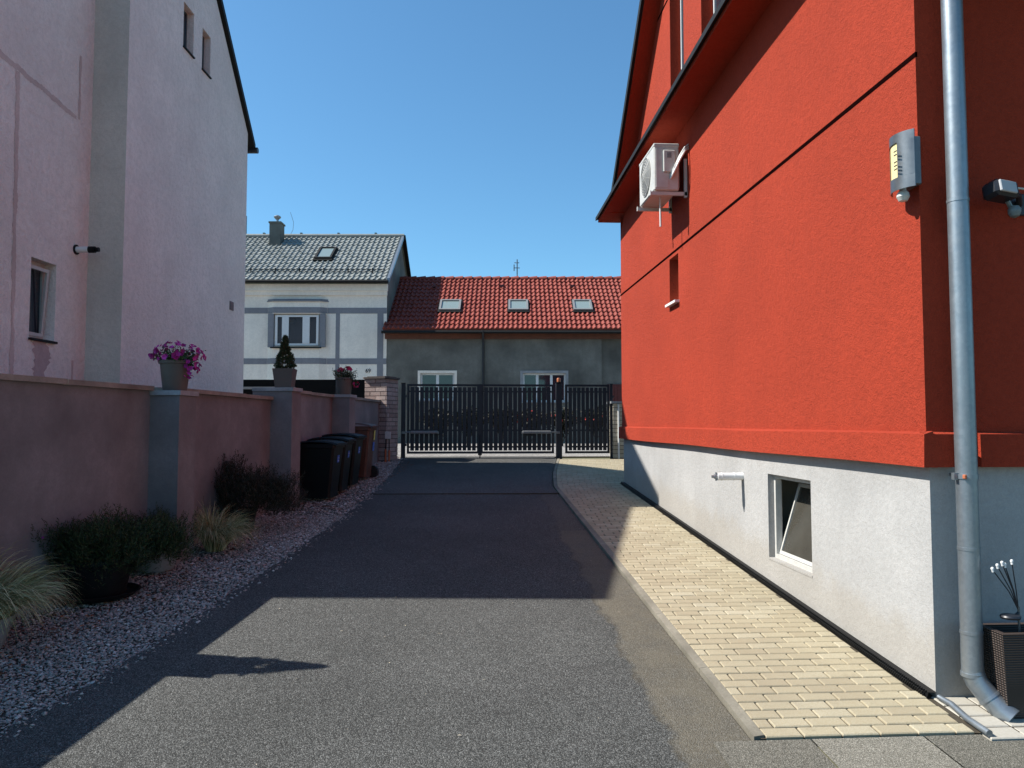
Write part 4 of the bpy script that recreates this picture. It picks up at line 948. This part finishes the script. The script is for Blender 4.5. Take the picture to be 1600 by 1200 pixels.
def skylight(parent, u, ym, zm, w, h, sl, frame):
    """roof window lying on a slope of angle sl"""
    Mt = Matrix.Translation((u, ym, zm)) @ Matrix.Rotation(sl, 4, 'X')
    mb = MB(); f = .07
    mb.box((-w/2, -h/2, -.02), (-w/2+f, h/2, .10), Mt); mb.box((w/2-f, -h/2, -.02), (w/2, h/2, .10), Mt); mb.box((-w/2+f, -h/2, -.02), (w/2-f, -h/2+f, .10), Mt); mb.box((-w/2+f, h/2-f, -.02), (w/2-f, h/2, .10), Mt)
    o = mb.build('skylight', frame, parent)
    mb = MB(); mb.box((-w/2+f, -h/2+f, .05), (w/2-f, h/2-f, .062), Mt); mb.build('pane', M['roofglass'], o)
    mb = MB(); mb.box((-w/2-.04, -h/2-.10, -.01), (w/2+.04, h/2+.04, .05), Mt); mb.build('flashing', M['darkmetal'], o); return o

# grey house with red roof
gh = empty('grey_house', OF, -YAW, 'low grey rendered house with a red tiled roof and three roof windows beyond the gate', 'house')
w1, w2 = (-3.16, -1.99, 2.55, 3.48), (.375, 1.855, 2.49, 3.48)
mb = MB(); wallgrid(mb, -4.32, 3.10, .3, 5.0, [w1, w2], .12, lambda u, d, z: (u, d, z)); mb.poly([(3.10, 0, .3), (3.10, .10, .3), (3.10, .10, 5), (3.10, 0, 5)]); mb.poly([(3.10, .10, .3), (14, .10, .3), (14, .10, 5), (3.1, .10, 5)])
mb.poly([(-4.32, 0, 0.3), (-4.32, 6, .3), (-4.32, 6, 5), (-4.32, 3, 7.2), (-4.32, 0, 5)]); mb.build('wall', M['oldgrey'], gh)
mb = MB(); tileroof(mb, -4.42, 12, -.36, 4.96, 3.0, 7.33, .168, 13, .042, .045); mb.add([(-4.42, 3.0, 7.33), (12, 3, 7.33), (12, 6.4, 4.9), (-4.42, 6.4, 4.9)], [(0, 1, 2, 3)]); mb.build('roof', M['redtile'], gh, fix=False)
mb = MB(); u = -4.42
while u < 12: mb.tube([(u, 3.0, 7.34), (u+.36, 3.0, 7.34)], [.075, .12], 10); u += .36
mb.build('ridge_tiles', M['redtile'], gh, True)
mb = MB(); [mb.box((-3.95+u, 2.28, 6.90), (-3.80+u, 2.42, 6.98)) for u in (.95, 3.5, 6.15, 8.7)]; mb.build('vent_tiles', M['darkred'], gh)
mb = MB(); mb.box((-4.40, -.34, 4.84), (12, -.02, 4.87)); mb.box((-4.40, -.35, 4.84), (12, -.335, 4.96)); mb.box((-4.38, -.12, 4.66), (12, -.02, 4.838)); mb.build('soffit', M['brownwood'], gh)
mb = MB(); mb.tube([(-4.45, -.40, 4.86), (12, -.40, 4.84)], .05, 12); mb.build('gutter', M['darkmetal'], gh, True)
mb = MB(); mb.tube([(-.99, -.42, 4.90), (-.99, -.40, 4.80), (-.99, -.08, 4.55), (-.99, -.08, 1.0)], .045, 12); mb.build('downpipe', M['black'], gh, True)
an = math.atan2(7.33-4.96, 3.36)
for (ua, ub) in ((-2.60, -1.84), (-.13, .58), (2.19, 2.87)):
    ym = 1.0; skylight(gh, (ua+ub)/2, ym, 4.96+(ym+.36)*math.tan(an)+.03, ub-ua, .80, an, M['acrear'])
def window(parent, h, y, muls, surround=None, curtain=False):
    a, b, c, d = h; mb = MB(); w = .06
    mb.box((a, y, c), (a+w, y+.05, d)); mb.box((b-w, y, c), (b, y+.05, d)); mb.box((a+w, y, c), (b-w, y+.05, c+w)); mb.box((a+w, y, d-w), (b-w, y+.05, d))
    for u, mw in muls: mb.box((u-mw/2, y-.005, c+w), (u+mw/2, y+.045, d-w))
    o = mb.build('window', M['white'], parent); mb = MB(); mb.box((a+w, y+.02, c+w), (b-w, y+.03, d-w)); mb.build('pane', M['glass'], o)
    if surround: mb = MB(); s = .09; mb.box((a-s, -.02, c), (a, .0, d)); mb.box((b, -.02, c), (b+s, 0, d)); mb.box((a-s, -.021, d), (b+s, 0, d+s)); mb.build('surround', surround, o)
    mb = MB(); mb.box((a-.05, -.06, c-.04), (b+.05, y, c-.001)); mb.build('sill', M['greycap'], o); return o
oo = window(gh, w1, .07, [(-2.575, .10)], M['cream']); oo = window(gh, w2, .07, [(.87, .09), (1.36, .09)], M['greycap'])
mb = MB(); mb.box((3.28, .06, 1.05), (5.6, .098, 3.10)); [mb.box((3.30+.12*i, .045, 1.08), (3.40+.12*i, .06, 3.06)) for i in range(19)]; mb.build('garage_door', M['darkred'], gh)
mb = MB(); mb.tube([(0, 0, -.2), (0, 0, .75)], .022, 8); mb.tube([(-.14, 0, .42), (.10, 0, .42)], .014, 6); mb.tube([(-.11, 0, .62), (.08, 0, .62)], .014, 6); mb.tube([(-.12, 0, .30), (-.12, 0, .55)], .02, 6)
an_ = mb.build('antenna', M['steel'], None, True); an_.location = OF+FH*3.0+Vector((math.cos(YAW), -math.sin(YAW), 0))*.2+Vector((0, 0, 7.35)); tag(an_, 'thin metal antenna mast on the ridge of the red tiled roof', 'antenna')

# white house
wh = empty('white_house', OF, -YAW, 'cream and grey house with a grey tiled roof beyond the left wall', 'house')
wb = (-8.20, -6.64, 4.37, 5.53)
mb = MB(); wallgrid(mb, -16, -4.335, .3, 6.55, [], .12, lambda u, d, z: (u, d, z)); mb.build('wall', M['cream'], wh)
mb = MB(); mb.poly([(-4.335, 0, .3), (-4.335, 6.2, .3), (-4.335, 6.2, 6.6), (-4.335, 3.1, 8.85), (-4.335, 0, 6.55)]); mb.build('gable_wall', M['oldgrey'], wh)
mb = MB(); mb.box((-16, -.12, 6.33), (-4.30, .0, 6.56)); mb.box((-16, -.07, 6.18), (-4.32, .0, 6.329)); mb.build('cornice', M['cream'], wh)
# bay with slanting cheeks
by = [(-8.45, 0), (-8.22, -.14), (-6.63, -.14), (-6.40, 0)]
mb = MB()
for (ua, ya), (ub, yb) in zip(by, by[1:]):
    for za, zb in ((.3, 4.37), (5.53, 5.95)): mb.poly([(ua, ya, za), (ub, yb, za), (ub, yb, zb), (ua, ya, zb)])
mb.poly([(x, y, 5.53) for x, y in by]); mb.poly([(x, y, 4.37) for x, y in by]); mb.build('bay', M['cream'], wh)
mb = MB(); P = [(-8.5, .0), (-8.25, -.20), (-6.60, -.20), (-6.35, 0)]; mb.prism(P, 5.95, 5.99); mb.prism([(x*.97-.22, y*.6) for x, y in P], 5.99, 6.04); mb.build('bay_cap', M['bandgrey'], wh)
mb = MB(); mb.box((-16, -.012, 5.55), (-8.46, .0, 5.75)); mb.box((-6.39, -.012, 5.55), (-4.34, 0, 5.75)); mb.box((-16, -.012, 3.79), (-8.46, 0, 3.99)); mb.box((-6.39, -.012, 3.79), (-4.34, 0, 3.99))
mb.box((-6.10, -.010, 3.991), (-5.96, 0, 5.549)); mb.box((-4.66, -.010, 3.991), (-4.45, 0, 5.549)); mb.box((-6.10, -.010, .5), (-5.96, 0, 3.789)); mb.box((-4.66, -.010, .5), (-4.45, 0, 3.789))
for za, zb in ((5.55, 5.75), (3.79, 3.99)):
    for (ua, ya), (ub, yb) in zip(by, by[1:]): mb.poly([(ua, ya-.012, za), (ub, yb-.012, za), (ub, yb-.012, zb), (ua, ya-.012, zb)])
mb.build('band', M['bandgrey'], wh)
mb = MB(); mb.box((-8.17, -.10, 4.43), (-8.09, -.04, 5.48)); mb.box((-6.75, -.10, 4.43), (-6.67, -.04, 5.48)); mb.box((-8.09, -.10, 4.43), (-6.75, -.04, 4.50)); mb.box((-8.09, -.10, 5.42), (-6.75, -.04, 5.48))
mb.box((-7.93, -.11, 4.50), (-7.70, -.04, 5.42)); mb.box((-7.22, -.11, 4.50), (-6.98, -.04, 5.42)); o = mb.build('window', M['white'], wh)
mb = MB(); mb.box((-8.09, -.07, 4.5), (-6.75, -.06, 5.42)); mb.build('pane', M['glass'], o); mb = MB(); mb.box((-8.30, -.22, 4.33), (-6.55, -.14, 4.37)); mb.build('sill', M['darkmetal'], o)
for s in (-1, 1): mb = MB(); x = -7.42+s*.89; mb.box((x-.10, -.13, 4.37), (x+.10, -.05, 5.53)); mb.build('surround', M['bandgrey'], o)
mb = MB(); tileroof(mb, -16, -4.28, -.30, 6.66, 3.1, 9.0, .19, 14, .036, .034); mb.add([(-16, 3.1, 9.0), (-4.2, 3.1, 9.0), (-4.2, 6.5, 6.5), (-16, 6.5, 6.5)], [(0, 1, 2, 3)]); mb.build('roof', M['greytile'], wh, fix=False)
mb = MB(); Lr = math.hypot(3.4, 2.34)
mb.add([(-4.29, -.32, 6.60), (-4.29, 3.1, 8.95), (-4.29, 3.1, 9.08), (-4.29, -.32, 6.73), (-4.20, -.32, 6.60), (-4.20, 3.1, 8.95), (-4.20, 3.1, 9.08), (-4.20, -.32, 6.73)], [(0,1,2,3),(4,5,6,7),(3,2,6,7),(0,1,5,4),(0,3,7,4)]); mb.build('verge_trim', M['zinc'], wh)
mb = MB(); mb.add([(-4.29, 6.5, 6.45), (-4.29, 3.1, 8.95), (-4.29, 3.1, 9.08), (-4.29, 6.5, 6.58), (-4.15, 6.5, 6.45), (-4.15, 3.1, 8.95), (-4.15, 3.1, 9.08), (-4.15, 6.5, 6.58)], [(0,1,2,3),(4,5,6,7),(3,2,6,7),(0,1,5,4),(0,3,7,4)]); mb.build('rear_verge', M['darkmetal'], wh)
mb = MB(); mb.tube([(-16, 3.1, 9.04), (-4.2, 3.1, 9.04)], .09, 12); [mb.box((-15.5+1.45*i, 3.05, 9.1), (-15.42+1.45*i, 3.15, 9.17)) for i in range(8)]; mb.build('ridge', M['greytile'], wh, True)
mb = MB(); mb.tube([(-16, -.38, 6.62), (-4.24, -.38, 6.60)], .06, 12); mb.build('gutter', M['darkmetal'], wh, True)
mb = MB(); an2 = math.atan2(2.34, 3.4); ys_ = .18; zs_ = 6.66+(ys_+.30)*math.tan(an2)
for dz in (.08, .15): mb.tube([(-16, ys_, zs_+dz), (-4.45, ys_, zs_+dz)], .012, 6)
for i in range(14): mb.box((-4.9-.85*i, ys_-.02, zs_-.02), (-4.87-.85*i, ys_+.02, zs_+.2))
mb.build('snow_guard', M['darkmetal'], wh)
skylight(wh, -6.86, 1.55, 6.66+1.85*math.tan(an2)+.04, .62, 1.05, an2, M['darkmetal'])
mb = MB(); mb.box((-9.22, 2.35, 8.4), (-8.80, 2.85, 9.36)); mb.box((-9.25, 2.32, 9.36), (-8.77, 2.88, 9.42)); ch = mb.build('chimney', M['oldgrey'], wh)
mb = MB(); mb.tube([(-9.0, 2.6, 9.42), (-9.0, 2.6, 9.60)], .05, 12); mb.lathe([(.05, 9.55), (.12, 9.62), (.14, 9.66), (.10, 9.70), (.01, 9.74)], (-9.0, 2.6, 0), 14); mb.build('chimney_cowl', M['zinc'], ch, True)
for u_, z_, hh_, lab in ((-10.38, 8.9, .95, 'thin grey antenna mast left of the chimney on the grey roof'), (-8.72, 9.0, 1.0, 'curved whip antenna right of the chimney on the grey roof')):
    mb = MB(); mb.tube([(0, 0, 0), (.0, 0, hh_*.6), (.0 if u_ < -10 else .02, 0, hh_)] if u_ < -10 else [(0, 0, 0), (.16, 0, .3), (.18, 0, .6), (.05, 0, hh_)], .02 if u_ < -10 else .008, 6)
    o = mb.build('antenna', M['steel'], None, True); o.location = OF+FH*3.15+Vector((math.cos(YAW), -math.sin(YAW), 0))*u_+Vector((0, 0, z_)); tag(o, lab, 'antenna')
# house number
cu = bpy.data.curves.new('house_number', 'FONT'); cu.body = '69'; cu.size = .19; cu.extrude = .006
to = bpy.data.objects.new('tmp', cu); COL.objects.link(to); dg = bpy.context.evaluated_depsgraph_get(); me = bpy.data.meshes.new_from_object(to.evaluated_get(dg)); bpy.data.objects.remove(to)
me.materials.clear(); me.materials.append(M['black']); o = bpy.data.objects.new('house_number', me); COL.objects.link(o); o.parent = wh; o.location = (-5.06, -.012, 3.50); o.rotation_euler = (math.pi/2, 0, 0)

# black fence panels seen over the boundary wall
ft = empty('street_fence', OF+FH*-7.5, -YAW, 'black solid fence panels seen above the boundary wall in front of the cream house', 'fence')
M['fblack'] = plain('matt_black_board', (.004, .0042, .005), .8, 0, .15)
mb = MB(); mb.box((-7.2, 0, 1.0), (-2.86, .04, 2.82)); mb.build('fence_panel', M['fblack'], ft)
mb = MB(); [mb.box((-7.2+1.44*i, -.04, 1.0), (-7.12+1.44*i, .0, 2.86)) for i in range(4)]; mb.build('fence_post', M['gate'], ft)
mb = MB(); mb.box((-6.9, -.10, 2.58), (-5.3, -.06, 2.64)); mb.build('fence_rail', M['greycap'], ft)

S.render.resolution_x = 1024; S.render.resolution_y = 768
